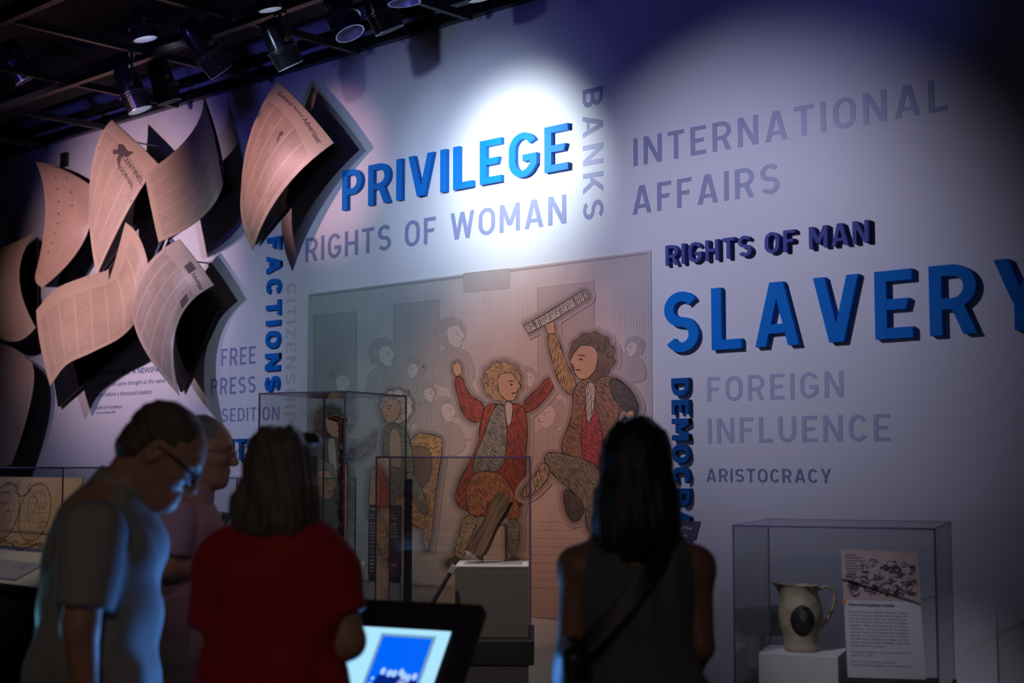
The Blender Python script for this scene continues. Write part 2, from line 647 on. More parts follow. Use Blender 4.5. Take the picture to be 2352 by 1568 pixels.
def word(text, bl, br, top_y, w, m, depth=0.0015, vertical=False, raised=None, track=0.17, x_right=None, label=None, rect=None):
    """bl / br: pixel of the lower left and lower right end of the front face of the word, top_y: cap line at its left end.
    raised = (colour words, words on where it stands): every letter becomes a thing of its own"""
    if vertical:
        # rect = x of base line, x of cap line, y at start, y at end
        x0, x1, y0, y1 = rect
        a = W(x0, y0, depth); b = W(x1, y0, depth); c = W((x0 + x1) / 2, y1, depth)
        lay, nat = layout(text, w, track)
        s = (a.z - c.z) / nat
        h = b.x - a.x
        base = Vector((a.x, -0.0, a.z))
        fn0 = lambda gx, gy: base + Vector((gy * h, 0, -gx * s))
    else:
        a = W(bl[0], bl[1], depth); b = W(br[0], br[1], depth); t = W(bl[0], top_y, depth)
        h = t.z - a.z
        lay, nat = layout(text, w, track)
        s = (b.x - a.x) / nat
        base = Vector((a.x, 0, (a.z + b.z) / 2))
        fn0 = lambda gx, gy: base + Vector((gx * s, 0, gy * h))
    if raised is None:
        it = iter(lay)
        for wd in text.split(' '):
            mb = MB()
            for _ in wd:
                ch, x = next(it)
                add_glyph(mb, ch, w, lambda gx, gy: fn0(gx + x, gy), OUT, depth)
            o = mb.build('wall_lettering', m)
            lb = label.replace('word ' + text, 'word ' + wd)
            tag(o, lb + (' of ' + text if ' ' in text else ''), 'lettering', 'flat printed words on the wall')
        return
    col, where = raised
    count = {}
    for ch, x in lay:
        count[ch] = count.get(ch, 0) + 1
    seen = {}
    for ch, x in lay:
        seen[ch] = seen.get(ch, 0) + 1
        mb = MB()
        add_glyph(mb, ch, w, lambda gx, gy: fn0(gx + x, gy), OUT, depth)
        o = mb.build('raised_letter', m)
        nth = ORD[seen[ch] - 1] + ' ' if count[ch] > 1 else ''
        nth = nth.replace('second', 'last') if count[ch] == 2 else nth
        tag(o, '%s%s raised letter %s of %s' % (nth, col, ch, where), 'letter', 'raised letters of ' + where)


M_L_BRIGHT = mat('letter_bright_blue', (0.002, 0.18, 0.62), rough=0.5, spec=0.25)
M_L_BLUE = mat('letter_blue', (0.001, 0.20, 0.68), rough=0.65, spec=0.12)
M_L_DEEP = mat('letter_deep_blue', (0.055, 0.075, 0.33), rough=0.6, spec=0.3)
M_L_NAVY = mat('letter_navy_blue', (0.008, 0.10, 0.33), rough=0.65, spec=0.12)
M_P_MID = mat('print_slate_blue', (0.26, 0.29, 0.47), rough=0.4)
M_P_LIGHT = mat('print_light_blue', (0.42, 0.48, 0.63), rough=0.4)
M_P_FAINT = mat('print_faint_blue', (0.53, 0.56, 0.63), rough=0.4)
M_P_DARK = mat('print_dark_violet', (0.24, 0.25, 0.43), rough=0.4)
M_P_INK = mat('print_ink_blue', (0.05, 0.08, 0.22), rough=0.5)

word('PRIVILEGE', (785, 485), (1304, 385.5), 394.5, .148, M_L_BRIGHT, .026, raised=('bright blue', 'the word PRIVILEGE'))
word('RIGHTS OF MAN', (1528.5, 608.8), (1995, 556.6), 563, .155, M_L_DEEP, .028, raised=('deep blue', 'the words RIGHTS OF MAN'))
word('SLAVERY', (1526, 813.5), (2408, 750.6), 675.5, .158, M_L_BLUE, .028, raised=('large blue', 'the word SLAVERY'), track=.22)
word('FACTIONS', None, None, None, .185, M_L_BRIGHT, .022, vertical=True, rect=(612.5, 644.5, 546.8, 899), raised=('blue sideways', 'the word FACTIONS'), track=.2)
word('DEMOCRACY', None, None, None, .185, M_L_NAVY, .03, vertical=True, rect=(1541.5, 1580.5, 868.8, 1318), raised=('navy sideways', 'the word DEMOCRACY'), track=.14)
word('UTION', (509, 1056.5), (644, 1056.5), 1008, .16, M_L_NAVY, .025, raised=('dim navy', 'the word ending UTION behind the visitors'), track=.2)
FL = 'flat %s word %s printed on the wall %s'
word('RIGHTS OF WOMAN', (701, 603), (1300.5, 512), 547.4, .145, M_P_MID, label=FL % ('slate blue', 'RIGHTS OF WOMAN', 'in the line'))
word('BANKS', None, None, None, .15, M_P_MID, vertical=True, rect=(1338, 1384, 207, 503), track=.24, label=FL % ('sideways slate blue', 'BANKS', 'beside PRIVILEGE'))
word('INTERNATIONAL', (1455, 381.5), (2176, 253), 318, .145, M_P_MID, track=.21, label=FL % ('slate blue', 'INTERNATIONAL', 'at its top'))
word('AFFAIRS', (1453, 490), (1790, 446), 425.5, .145, M_P_MID, track=.2, label=FL % ('slate blue', 'AFFAIRS', 'under INTERNATIONAL'))
word('CITIZENSHIP', None, None, None, .14, M_P_FAINT, vertical=True, rect=(658.5, 680.5, 652, 971.6), track=.22, label=FL % ('faint sideways', 'CITIZENSHIP', 'beside FACTIONS'))
word('FREE', (508, 840.7), (586.6, 835), 801, .14, M_P_MID, track=.2, label=FL % ('slate blue', 'FREE', 'left of FACTIONS'))
word('PRESS', (484, 907), (586.6, 902), 869, .14, M_P_MID, track=.2, label=FL % ('slate blue', 'PRESS', 'under FREE'))
word('SEDITION', (509, 968.5), (641, 964.3), 938, .13, M_P_MID, track=.2, label=FL % ('slate blue', 'SEDITION', 'under PRESS'))
word('FOREIGN', (1624.6, 922.6), (1937.5, 911.5), 866, .14, M_P_LIGHT, track=.2, label=FL % ('light blue', 'FOREIGN', 'under SLAVERY'))
word('INFLUENCE', (1626, 1017.4), (2045, 1012.5), 960.6, .14, M_P_LIGHT, track=.2, label=FL % ('light blue', 'INFLUENCE', 'under FOREIGN'))
word('ARISTOCRACY', (1622.8, 1106), (1909, 1109), 1075.8, .15, M_P_DARK, track=.18, label=FL % ('dark violet', 'ARISTOCRACY', 'lowest under INFLUENCE'))

# the quotation on the wall below the paper sheets
mb = MB()
a = W(222, 865); z1 = a.z
L = []
for s, l, r, top, bold in [('NOTHING BUT A NEWSPAPER', (222, 865), (385, 852), 852.6, .012),
                           ('can put the same thought at the same', (221.4, 888.4), (379.6, 878.5), 877.5, 0.0),
                           ('time before a thousand readers', (221, 911.3), (348.5, 904.5), 900, 0.0),
                           ('ALEXIS DE TOCQUEVILLE', (220.4, 939.4), (280, 936.8), 933.2, .01),
                           ('Democracy in America, 1840', (220.4, 949.4), (264.8, 948), 944.8, .01)]:
    p, q, t = W(*l), W(*r), W(l[0], top)
    L.append((s, p.x - a.x, (p.z + q.z) / 2 - a.z, t.z - p.z, q.x - p.x, bold))
print_lines(mb, L, (a.x, 0, a.z), (1, 0, 0), (0, 0, 1), (0, -0.0015, 0))
tag(mb.build('wall_quotation', M_P_INK), 'small dark blue quotation printed on the wall below the curled paper sheets', 'lettering')


# ================================================================== THE CURLED NEWSPAPER SHEETS
def lagr(ts, k, t):
    r = 1.0
    for i, x in enumerate(ts):
        if i != k:
            r *= (t - x) / (ts[k] - x)
    return r


def bary(ctrl, u, v):
    """interpolates a grid ctrl[row][col]: quadratic across the rows, Catmull-Rom or quadratic along a row"""
    n, m = len(ctrl), len(ctrl[0])
    tv = [i / (n - 1) for i in range(n)]
    out = Vector((0, 0, 0))
    for i in range(n):
        if m <= 3:
            tu = [j / (m - 1) for j in range(m)]
            p = Vector((0, 0, 0))
            for j in range(m):
                p += ctrl[i][j] * lagr(tu, j, u)
        else:
            s = min(u * (m - 1), m - 1 - 1e-6)
            j = int(s); t = s - j
            P1, P2 = ctrl[i][j], ctrl[i][j + 1]
            P0 = ctrl[i][j - 1] if j > 0 else P1 * 2 - P2
            P3 = ctrl[i][j + 2] if j + 2 < m else P2 * 2 - P1
            p = 0.5 * ((2 * P1) + (P2 - P0) * t + (2 * P0 - 5 * P1 + 4 * P2 - P3) * t * t + (3 * P1 - P0 - 3 * P2 + P3) * t ** 3)
        out += p * lagr(tv, i, v)
    return out


def paper_mat(name, col, cols, lines, seed, contrast=0.35):
    """aged sheet printed with columns of small type (the print itself, in sheet coordinates)"""
    m = bpy.data.materials.new(name)
    m.use_nodes = True
    nt = m.node_tree
    N, Lk = nt.nodes, nt.links
    b = N['Principled BSDF']
    b.inputs['Roughness'].default_value = 0.36
    b.inputs['Specular IOR Level'].default_value = 0.45
    uv = N.new('ShaderNodeUVMap')
    sep = N.new('ShaderNodeSeparateXYZ')
    Lk.new(uv.outputs['UV'], sep.inputs[0])

    def mth(op, a, bb=None, clamp=False):
        n = N.new('ShaderNodeMath')
        n.operation = op
        n.use_clamp = clamp
        for i, q in enumerate((a, bb)):
            if q is None:
                continue
            if isinstance(q, (int, float)):
                n.inputs[i].default_value = q
            else:
                Lk.new(q, n.inputs[i])
        return n.outputs[0]

    u, v = sep.outputs['X'], sep.outputs['Y']
    # columns and lines
    cu = mth('FRACT', mth('MULTIPLY', u, cols))
    incol = mth('MULTIPLY', mth('GREATER_THAN', cu, 0.06), mth('LESS_THAN', cu, 0.94))
    lv = mth('FRACT', mth('MULTIPLY', v, lines))
    inline = mth('LESS_THAN', lv, 0.6)
    noise = N.new('ShaderNodeTexNoise')
    noise.inputs['Scale'].default_value = 1.0
    noise.inputs['Detail'].default_value = 2
    cmb = N.new('ShaderNodeCombineXYZ')
    Lk.new(mth('MULTIPLY', u, cols * 22), cmb.inputs[0])
    Lk.new(mth('FLOOR', mth('MULTIPLY', v, lines)), cmb.inputs[1])
    cmb.inputs[2].default_value = seed
    Lk.new(cmb.outputs[0], noise.inputs['Vector'])
    wordy = mth('GREATER_THAN', noise.outputs['Fac'], 0.43)
    ink = mth('MULTIPLY', mth('MULTIPLY', incol, inline), wordy)
    marg = mth('MULTIPLY', mth('MULTIPLY', mth('GREATER_THAN', u, 0.05), mth('LESS_THAN', u, 0.95)),
               mth('MULTIPLY', mth('GREATER_THAN', v, 0.04), mth('LESS_THAN', v, 0.80)))
    ink = mth('MULTIPLY', ink, marg)
    # blotches of type that took more ink
    n2 = N.new('ShaderNodeTexNoise')
    n2.inputs['Scale'].default_value = 9.0
    n2.inputs['Detail'].default_value = 4
    Lk.new(uv.outputs['UV'], n2.inputs['Vector'])
    ink = mth('MULTIPLY', ink, mth('ADD', mth('MULTIPLY', n2.outputs['Fac'], 1.4), 0.1, True))
    # aging
    n3 = N.new('ShaderNodeTexNoise')
    n3.inputs['Scale'].default_value = 3.0
    n3.inputs['Detail'].default_value = 6
    Lk.new(uv.outputs['UV'], n3.inputs['Vector'])
    base = N.new('ShaderNodeMix'); base.data_type = 'RGBA'
    base.inputs['A'].default_value = (*[c * 0.86 for c in col], 1)
    base.inputs['B'].default_value = (*[min(1, c * 1.14) for c in col], 1)
    Lk.new(n3.outputs['Fac'], base.inputs['Factor'])
    mx = N.new('ShaderNodeMix'); mx.data_type = 'RGBA'
    Lk.new(mth('MULTIPLY', ink, contrast), mx.inputs['Factor'])
    Lk.new(base.outputs['Result'], mx.inputs['A'])
    mx.inputs['B'].default_value = (col[0] * .25, col[1] * .22, col[2] * .22, 1)
    Lk.new(mx.outputs['Result'], b.inputs['Base Color'])
    return m


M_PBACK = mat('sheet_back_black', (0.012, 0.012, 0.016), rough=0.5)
M_PEDGE = mat('sheet_edge_tan', (0.50, 0.36, 0.27), rough=0.6)
M_PINK_INK = mat('sheet_ink_brown', (0.10, 0.065, 0.055), rough=0.6)
M_BRACKET = mat('bracket_black', (0.02, 0.02, 0.024), rough=0.4, metal=0.3)
M_ROD = mat('bracket_white', (0.70, 0.71, 0.73), rough=0.4)
TAN = (0.58, 0.41, 0.27)


def sheet(label, pts, ds, mat_args, backing=None, heads=(), marks=(), nu=24, nv=30, anchor=None):
    """pts / ds: rows of pixels and stand-off distances; heads: (text, u0, v0, u1, height in v, dir)"""
    ctrl = [[W(x, y, d) for (x, y), d in zip(pr, dr)] for pr, dr in zip(pts, ds)]
    cen = bary(ctrl, .5, .5)
    t = thing('newspaper_sheet', label, 'paper sculpture', (cen.x, 0, min(p.z for r in ctrl for p in r)),
              group='curled newspaper sheets on the wall')
    P = [[bary(ctrl, j / (nu - 1), i / (nv - 1)) for j in range(nu)] for i in range(nv)]
    uvs = [[(j / (nu - 1), 1 - i / (nv - 1)) for j in range(nu)] for i in range(nv)]
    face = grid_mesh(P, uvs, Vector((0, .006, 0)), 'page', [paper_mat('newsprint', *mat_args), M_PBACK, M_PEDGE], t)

    def surf(u, v):
        return bary(ctrl, u, 1 - v)

    if heads or marks:
        mb = MB()
        for s, u0, v0, u1, hv in heads:
            vs, fs = text_mesh(s, .01)
            w = max(q[0] for q in vs)
            pp = []
            for x, y in vs:
                u, v = u0 + (u1 - u0) * x / w, v0 + hv * y
                p = surf(u, v)
                n = (surf(u + .01, v) - p).cross(surf(u, v + .01) - p).normalized()
                if n.y > 0:
                    n = -n
                pp.append(p + n * .0015)
            mb.add(pp, fs)
        if heads:
            mb.build('masthead', M_PINK_INK, t)
        mb = MB()
        for poly in marks:
            pp = []
            for u, v in poly:
                p = surf(u, v)
                n = (surf(u + .01, v) - p).cross(surf(u, v + .01) - p).normalized()
                if n.y > 0:
                    n = -n
                pp.append(p + n * .0016)
            mb.add(pp, [tuple(range(len(pp)))])
        if marks:
            mb.build('printed_marks', M_PINK_INK, t)
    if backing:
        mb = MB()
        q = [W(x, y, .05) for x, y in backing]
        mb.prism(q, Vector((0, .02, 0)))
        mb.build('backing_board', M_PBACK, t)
    for u, v in (anchor or [(.04, .55), (.06, .72)]):
        p = surf(u, v)
        mb = MB()
        mb.tube([(p.x, p.y + .006, p.z), (p.x, -.008, p.z)], .0055, 10)
        mb.lathe([(.018, .0015), (.018, .008), (.010, .01)], (p.x, 0, p.z), (0, -1, 0), 16)
        mb.build('bracket', M_ROD, t)
    return t


# largest sheet, alone at the right of the cluster
sheet('large pinkish newspaper sheet alone beside PRIVILEGE, titled General Advertiser',
      [[(637, 186), (703, 252), (766, 328)], [(577, 300), (618, 340), (648, 440)], [(553, 440), (556, 510), (580, 574)]],
      [[.32, .29, .26], [.41, .40, .35], [.40, .40, .38]], (TAN, 5, 70, 1.0, .8),
      backing=[(690, 262), (764, 340), (584, 562), (600, 420)],
      heads=[('General', .10, .90, .36, .05), ('Advertiser', .58, .90, .92, .05), ('Aurora', .38, .91, .56, .03)],
      marks=[[(.50, .66), (.53, .69), (.56, .67), (.54, .64), (.57, .59), (.54, .60), (.52, .63)]])
sheet('tall newspaper sheet whose pointed upper corner rises highest left of the lone sheet',
      [[(468, 222), (497, 310), (512, 385)], [(434, 312), (455, 405), (480, 482)], [(331, 398), (347, 478), (364, 556)]],
      [[.30, .27, .25], [.38, .38, .35], [.40, .41, .40]], (TAN, 5, 64, 4.0, .42),
      backing=[(470, 300), (527, 438), (372, 552), (390, 450)], anchor=[(.04, .25), (.2, .2)])
sheet('newspaper sheet with a dark horseman print and the masthead CENTINEL',
      [[(257, 275), (312, 325), (364, 377)], [(219, 345), (255, 405), (296, 480)], [(203, 470), (209, 555), (222, 632)]],
      [[.35, .32, .29], [.48, .45, .39], [.48, .48, .46]], (TAN, 4, 46, 7.0, .5),
      backing=[(300, 400), (343, 470), (228, 628), (235, 520)],
      heads=[('CENTINEL', .50, .72, .98, .05), ('JOURNAL', .55, .62, .9, .045)],
      marks=[[(.40, .84), (.52, .83), (.60, .88), (.58, .78), (.50, .74), (.56, .62), (.46, .66), (.44, .72), (.36, .66), (.32, .70), (.38, .74), (.34, .80)],
             [(.04, .565), (.98, .565), (.98, .555), (.04, .555)], [(.04, .545), (.98, .545), (.98, .54), (.04, .54)]])
sheet('narrow orange-tinted newspaper sheet dotted with ink marks at the upper left of the cluster',
      [[(81, 371), (140, 387), (206, 424)], [(104, 480), (150, 500), (196, 545)], [(81, 629), (83, 648), (97, 660)]],
      [[.24, .18, .13], [.32, .28, .20], [.32, .32, .30]], ((.58, .37, .25), 3, 40, 11.0, .25),
      backing=[(160, 470), (203, 520), (140, 655), (95, 655)],
      marks=[[(.30 + .015 * math.cos(a) + dx, v0 + .012 * math.sin(a)) for a in (0, 1.25, 2.5, 3.75, 5)]
             for dx, v0 in [(0, .84), (0, .72), (.02, .60), (.03, .5), (.05, .42), (.05, .34), (.06, .27), (.05, .2), (.25, .9), (.28, .76), (.3, .64)]])
sheet('broad newspaper sheet cut off by the edge of the view, hollow dark side showing',
      [[(-85, 600), (0, 571), (81, 533)], [(-95, 690), (-20, 670), (43, 632)], [(-45, 735), (22, 784), (81, 752)]],
      [[.28, .24, .16], [.34, .34, .28], [.28, .28, .24]], ((.52, .38, .26), 4, 60, 15.0, .2),
      backing=[(20, 600), (84, 545), (84, 745), (40, 720)])
sheet('wide double newspaper sheet waving in an S under the horseman sheet',
      [[(83, 712), (130, 662), (203, 632), (256, 610), (288, 511)],
       [(92, 790), (140, 745), (210, 715), (280, 680), (330, 570)],
       [(115, 886), (152, 838), (213, 808), (285, 768), (350, 690)]],
      [[.40, .34, .28, .34, .40], [.44, .42, .36, .38, .34], [.46, .42, .36, .34, .26]], (TAN, 8, 60, 19.0, .5),
      backing=[(100, 730), (250, 650), (324, 768), (228, 850), (133, 934)], nu=40,
      marks=[[(.497, .02), (.503, .02), (.503, .98), (.497, .98)]], anchor=[(.2, .6), (.55, .6)])
sheet('curled newspaper sheet with a dark block ad, lowest and nearest FREE PRESS',
      [[(411, 549), (452, 600), (491, 655)], [(331, 618), (375, 680), (406, 748)], [(305, 716), (330, 800), (411, 908)]],
      [[.33, .30, .27], [.43, .41, .36], [.42, .41, .39]], ((.57, .43, .33), 5, 66, 23.0, .75),
      backing=[(440, 640), (501, 710), (414, 900), (370, 780)],
      heads=[('Advertiser', .63, .875, .97, .05)],
      marks=[[(.44, .95), (.60, .95), (.60, .86), (.44, .86)], [(.82, .74), (.94, .74), (.94, .64), (.82, .64)],
             [(.04, .83), (.97, .83), (.97, .82), (.04, .82)]])
sheet('brown curled newspaper sheet low over the map case, mostly out of view',
      [[(-90, 770), (0, 787), (64, 822)], [(-95, 900), (5, 905), (73, 900)], [(-105, 1060), (-30, 1072), (25, 1066)]],
      [[.14, .20, .22], [.26, .32, .28], [.26, .32, .28]], ((.36, .26, .2), 4, 60, 29.0, .15),
      backing=[(-60, 860), (60, 850), (62, 980), (10, 1064), (-50, 1064)])

# small black sensor box on the wall above the sheets
p0, p1 = W(137, 384, .03), W(151, 348, .03)
t = thing('wall_sensor', 'small black sensor box on the wall above the orange-tinted sheet', 'sensor', ((p0.x + p1.x) / 2, -.015, p0.z))
mb = MB(); mb.box((p0.x, -.03, p0.z), (p1.x - p0.x, 0, 0), (0, .03, 0), (0, 0, p1.z - p0.z)); mb.build('housing', M_BRACKET, t, bevel=.004)
mb = MB(); mb.lathe([(.02, 0), (.018, .012), (.006, .016)], ((p0.x + p1.x) / 2, -.03, (p0.z + p1.z) / 2), (0, -1, 0), 16); mb.build('lens', M_PBACK, t, smooth=True)


# ================================================================== CEILING GRID AND STAGE LAMPS
Z_TRACK = 3.98


def rail(name, label, a, b, w, h, m, cat='ceiling rail', group=None, lips=True):
    a, b = Vector(a), Vector(b)
    d = (b - a)
    s = Vector((0, 0, 1)).cross(d).normalized()
    mb = MB()
    if lips:                        # U channel open at the bottom
        t = w * .2
        mb.box(a - s * w / 2, d, s * t, (0, 0, h))
        mb.box(a + s * (w / 2 - t), d, s * t, (0, 0, h))
        mb.box(a - s * (w / 2 - t), d, s * (w - 2 * t), (0, 0, h * .3))
        mb.v = [v for v in mb.v]
    else:
        mb.box(a - s * w / 2, d, s * w, (0, 0, h))
    o = mb.build(name, m)
    tag(o, label, cat, group)
    return o


x0, x1 = XL + .02, W(1500, 20).x
for i, y in enumerate((-1.03, -1.95, -2.85, -3.75)):
    rail('lighting_track', ('black lighting track running parallel to the graphics wall, %s from it'
                            % ('nearest', 'second', 'third', 'farthest')[i]),
         (x0, y, Z_TRACK), (x1 + i * .5, y, Z_TRACK), .044, .04, M_TRACK, group='tracks parallel to the wall')
n = 0
xx = x0 + .5
CROSS = []
while xx < x1 - .3:
    CROSS.append(xx)
    xx += 0.95
names = ['first', 'second', 'third', 'fourth', 'fifth', 'sixth', 'seventh', 'eighth', 'ninth', 'tenth', 'eleventh', 'twelfth']
for i, xx in enumerate(CROSS):
    rail('ceiling_strut', 'grey ceiling strut crossing above the tracks, %s from the far left end' % names[min(i, 11)],
         (xx, -.12, Z_TRACK + .06), (xx, -5.2, Z_TRACK + .06), .036, .04, M_TRACK, group='struts across the tracks')
for i, y in enumerate((-.55, -1.55, -2.5)):
    rail('ceiling_beam', 'dark ceiling beam above the struts, %s the graphics wall' % ('nearest', 'second from', 'third from')[i],
         (x0, y, Z_TRACK + .20), (x1 + 1, y, Z_TRACK + .20), .16, .12, M_CEIL, 'beam', 'beams above the struts', lips=False)

M_CAN = mat('lamp_black_gloss', (0.02, 0.02, 0.022), rough=0.22, spec=0.6)
M_RING = mat('lamp_ring_grey', (0.10, 0.10, 0.11), rough=0.3, metal=0.6)
M_REFL = mat('lamp_mouth', (0.55, 0.57, 0.62), rough=0.35, metal=0.3)
M_GLOW = mat('lamp_glass_lit', (0.9, 0.92, 1.0), rough=0.3, emit=((0.85, 0.9, 1.0), 1.6))
M_COPPER = mat('lamp_knob_copper', (0.45, 0.20, 0.12), rough=0.35, metal=0.8)


def can(px_top, px_mouth, depth, length, dd, label, lit=True, radius=.085):
    """stage lamp: tail at px_top, mouth at px_mouth; dd = how much the mouth is nearer the wall than the tail"""
    a = K(*px_top, depth)
    b = K(*px_mouth, depth) + Vector((0, dd, 0))
    ax = (b - a).normalized()
    length = (b - a).length
    t = thing('stage_lamp', label, 'lamp', a, group='stage lamps under the ceiling grid')
    r = radius
    mb = MB()
    mb.lathe([(r * .55, 0), (r * .72, .015), (r * .80, length * .2), (r * .92, length * .58), (r * .92, length * .62)], a, ax, 28)
    for k in range(8):
        ang = k * math.pi / 4
    mb.build('housing', M_CAN, t, smooth=True)
    mb = MB()
    mb.lathe([(r * .93, length * .60), (r * 1.10, length * .605), (r * 1.10, length * .64), (r * .98, length * .65), (r * 1.02, length * .66), (r * 1.02, length * .68), (r * .9, length * .69)], a, ax, 28)
    mb.build('clamp_ring', M_RING, t, smooth=True)
    mb = MB()
    mb.lathe([(r * .90, length * .66), (r * 1.0, length * .69), (r * .92, length), (r * .86, length), (r * .80, length * .80)], a, ax, 28, caps=False)
    mb.build('snoot', M_CAN, t, smooth=True)
    mb = MB()
    mb.lathe([(r * .93, length * .995), (r * .93, length * 1.008), (r * .84, length * 1.008), (r * .80, length * .90), (r * .78, length * .80)], a, ax, 28, caps=False)
    mb.build('rim', M_REFL, t, smooth=True)
    mb = MB()
    mb.lathe([(r * .80, length * .80), (r * .5, length * .78), (.002, length * .775)], a, ax, 28, caps=False)
    mb.build('lens', M_GLOW if lit else M_REFL, t, smooth=True)
    # yoke: from both sides of the ring up to the track clamp
    piv = a + ax * length * .50
    side = ax.cross(Vector((0, 0, 1)))
    side = side.normalized() if side.length > .05 else RGT.copy()
    top_z = Z_TRACK if a.z < Z_TRACK - .02 else a.z + .12
    top = Vector((piv.x, piv.y, top_z - .05))
    mb = MB()
    for s in (-1, 1):
        mb.tube([piv + side * s * r * .9, piv + side * s * (r + .018), top + side * s * (r + .018)], .007, 8)
    mb.tube([top - side * (r + .018), top + side * (r + .018)], .007, 8)
    mb.build('yoke', M_TRACK, t)
    for s in (-1, 1):
        mb = MB()
        mb.tube([piv + side * s * (r + .012), piv + side * s * (r + .034)], .014, 10)
        mb.build('knob', M_COPPER, t)
    mb = MB()
    mb.tube([top, top + Vector((0, 0, .045))], .012, 10)
    mb.cbox(top + Vector((0, 0, .035)), side * .09, side.cross(Vector((0, 0, 1))) * .035, (0, 0, .025))
    mb.build('track_clamp', M_RING, t)
    return t


can((616, 46), (633, 143), 7.3, .3, .10, 'black stage lamp above the tallest paper sheets, its round mouth pointing down', radius=.078)
can((600, -75), (606, 18), 6.95, .3, .04, 'stage lamp cut by the upper edge, only its bright mouth in view, leftmost such', radius=.066)
can((318, 20), (327, 88), 8.05, .22, .02, 'short black stage lamp with a lit rim, upper one of the left group', radius=.078)
can((425, 50), (446, 150), 7.65, .3, .18, 'black stage lamp tilted back with a lattice snoot, right one of the left group', lit=False, radius=.08)
can((357, 138), (370, 230), 8.4, .3, .06, 'black stage lamp hanging in the middle of the left group', lit=False, radius=.078)
can((280, 152), (308, 250), 8.05, .3, .04, 'black stage lamp with a bright rim, lowest of the left group', radius=.078)
can((765, -10), (822, 82), 6.75, .3, -.05, 'black stage lamp tilted sideways beside the wall edge', lit=False, radius=.08)
can((848, -45), (868, 62), 7.1, .3, .08, 'black stage lamp behind the sideways tilted one', lit=False, radius=.085)
can((-5, 75), (22, 175), 9.2, .3, .12, 'black stage lamp at the far left edge of the ceiling', lit=False)
can((915, -110), (921, 4), 6.45, .3, .02, 'stage lamp cut by the upper edge, right of the tilted pair', lit=False)
can((1082, -100), (1090, -6), 6.5, .3, .04, 'stage lamp of which a small lit rim shows, farthest right on the ceiling', radius=.06)


# ================================================================== THE PRINTED MURAL (a plain old-style print of people in a hall)
def mural_mat(name, mul, hatch=0.0, ang=0.0, scale=60.0, col=None):
    """ink tone on the printed sheet; without col a greenish-to-pink tint across the sheet times mul"""
    m = bpy.data.materials.new(name)
    m.use_nodes = True
    nt = m.node_tree
    N, Lk = nt.nodes, nt.links
    b = N['Principled BSDF']
    b.inputs['Roughness'].default_value = 0.6
    b.inputs['Specular IOR Level'].default_value = 0.25
    geo = N.new('ShaderNodeNewGeometry')
    sep = N.new('ShaderNodeSeparateXYZ')
    Lk.new(geo.outputs['Position'], sep.inputs[0])
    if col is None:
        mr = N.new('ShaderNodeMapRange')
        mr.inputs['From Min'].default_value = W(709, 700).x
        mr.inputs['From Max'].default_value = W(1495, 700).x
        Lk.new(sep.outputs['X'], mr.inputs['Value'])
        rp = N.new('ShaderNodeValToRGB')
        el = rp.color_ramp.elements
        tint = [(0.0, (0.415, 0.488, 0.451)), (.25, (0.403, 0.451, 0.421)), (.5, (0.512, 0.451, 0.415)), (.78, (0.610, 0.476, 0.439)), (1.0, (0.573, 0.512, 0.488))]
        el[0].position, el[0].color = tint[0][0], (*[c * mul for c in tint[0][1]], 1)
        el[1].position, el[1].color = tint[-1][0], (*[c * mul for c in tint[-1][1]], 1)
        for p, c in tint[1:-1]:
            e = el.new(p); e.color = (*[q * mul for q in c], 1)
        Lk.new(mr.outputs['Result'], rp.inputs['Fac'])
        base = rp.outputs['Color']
    else:
        rgb = N.new('ShaderNodeRGB')
        rgb.outputs[0].default_value = (*col, 1)
        base = rgb.outputs[0]
    # engraved lines
    mp = N.new('ShaderNodeMapping')
    mp.inputs['Rotation'].default_value = (0, math.radians(ang), 0)
    Lk.new(geo.outputs['Position'], mp.inputs['Vector'])
    wv = N.new('ShaderNodeTexWave')
    wv.bands_direction = 'X'
    wv.inputs['Scale'].default_value = scale / 6.2832 * 2
    wv.inputs['Distortion'].default_value = 1.6
    wv.inputs['Detail'].default_value = 2
    wv.inputs['Detail Scale'].default_value = 0.6
    Lk.new(mp.outputs['Vector'], wv.inputs['Vector'])
    pw = N.new('ShaderNodeMath'); pw.operation = 'POWER'; pw.inputs[1].default_value = 3.0
    Lk.new(wv.outputs['Fac'], pw.inputs[0])
    nz = N.new('ShaderNodeTexNoise'); nz.inputs['Scale'].default_value = 5.0; nz.inputs['Detail'].default_value = 3
    Lk.new(geo.outputs['Position'], nz.inputs['Vector'])
    gt = N.new('ShaderNodeMapRange')
    gt.inputs['From Min'].default_value = .35; gt.inputs['From Max'].default_value = .62
    Lk.new(nz.outputs['Fac'], gt.inputs['Value'])
    m1 = N.new('ShaderNodeMath'); m1.operation = 'MULTIPLY'
    Lk.new(pw.outputs[0], m1.inputs[0]); Lk.new(gt.outputs['Result'], m1.inputs[1])
    m2 = N.new('ShaderNodeMath'); m2.operation = 'MULTIPLY'; m2.inputs[1].default_value = hatch
    Lk.new(m1.outputs[0], m2.inputs[0])
    mx = N.new('ShaderNodeMix'); mx.data_type = 'RGBA'
    Lk.new(m2.outputs[0], mx.inputs['Factor'])
    Lk.new(base, mx.inputs['A'])
    mx.inputs['B'].default_value = (.035, .03, .03, 1)
    Lk.new(mx.outputs['Result'], b.inputs['Base Color'])
    return m


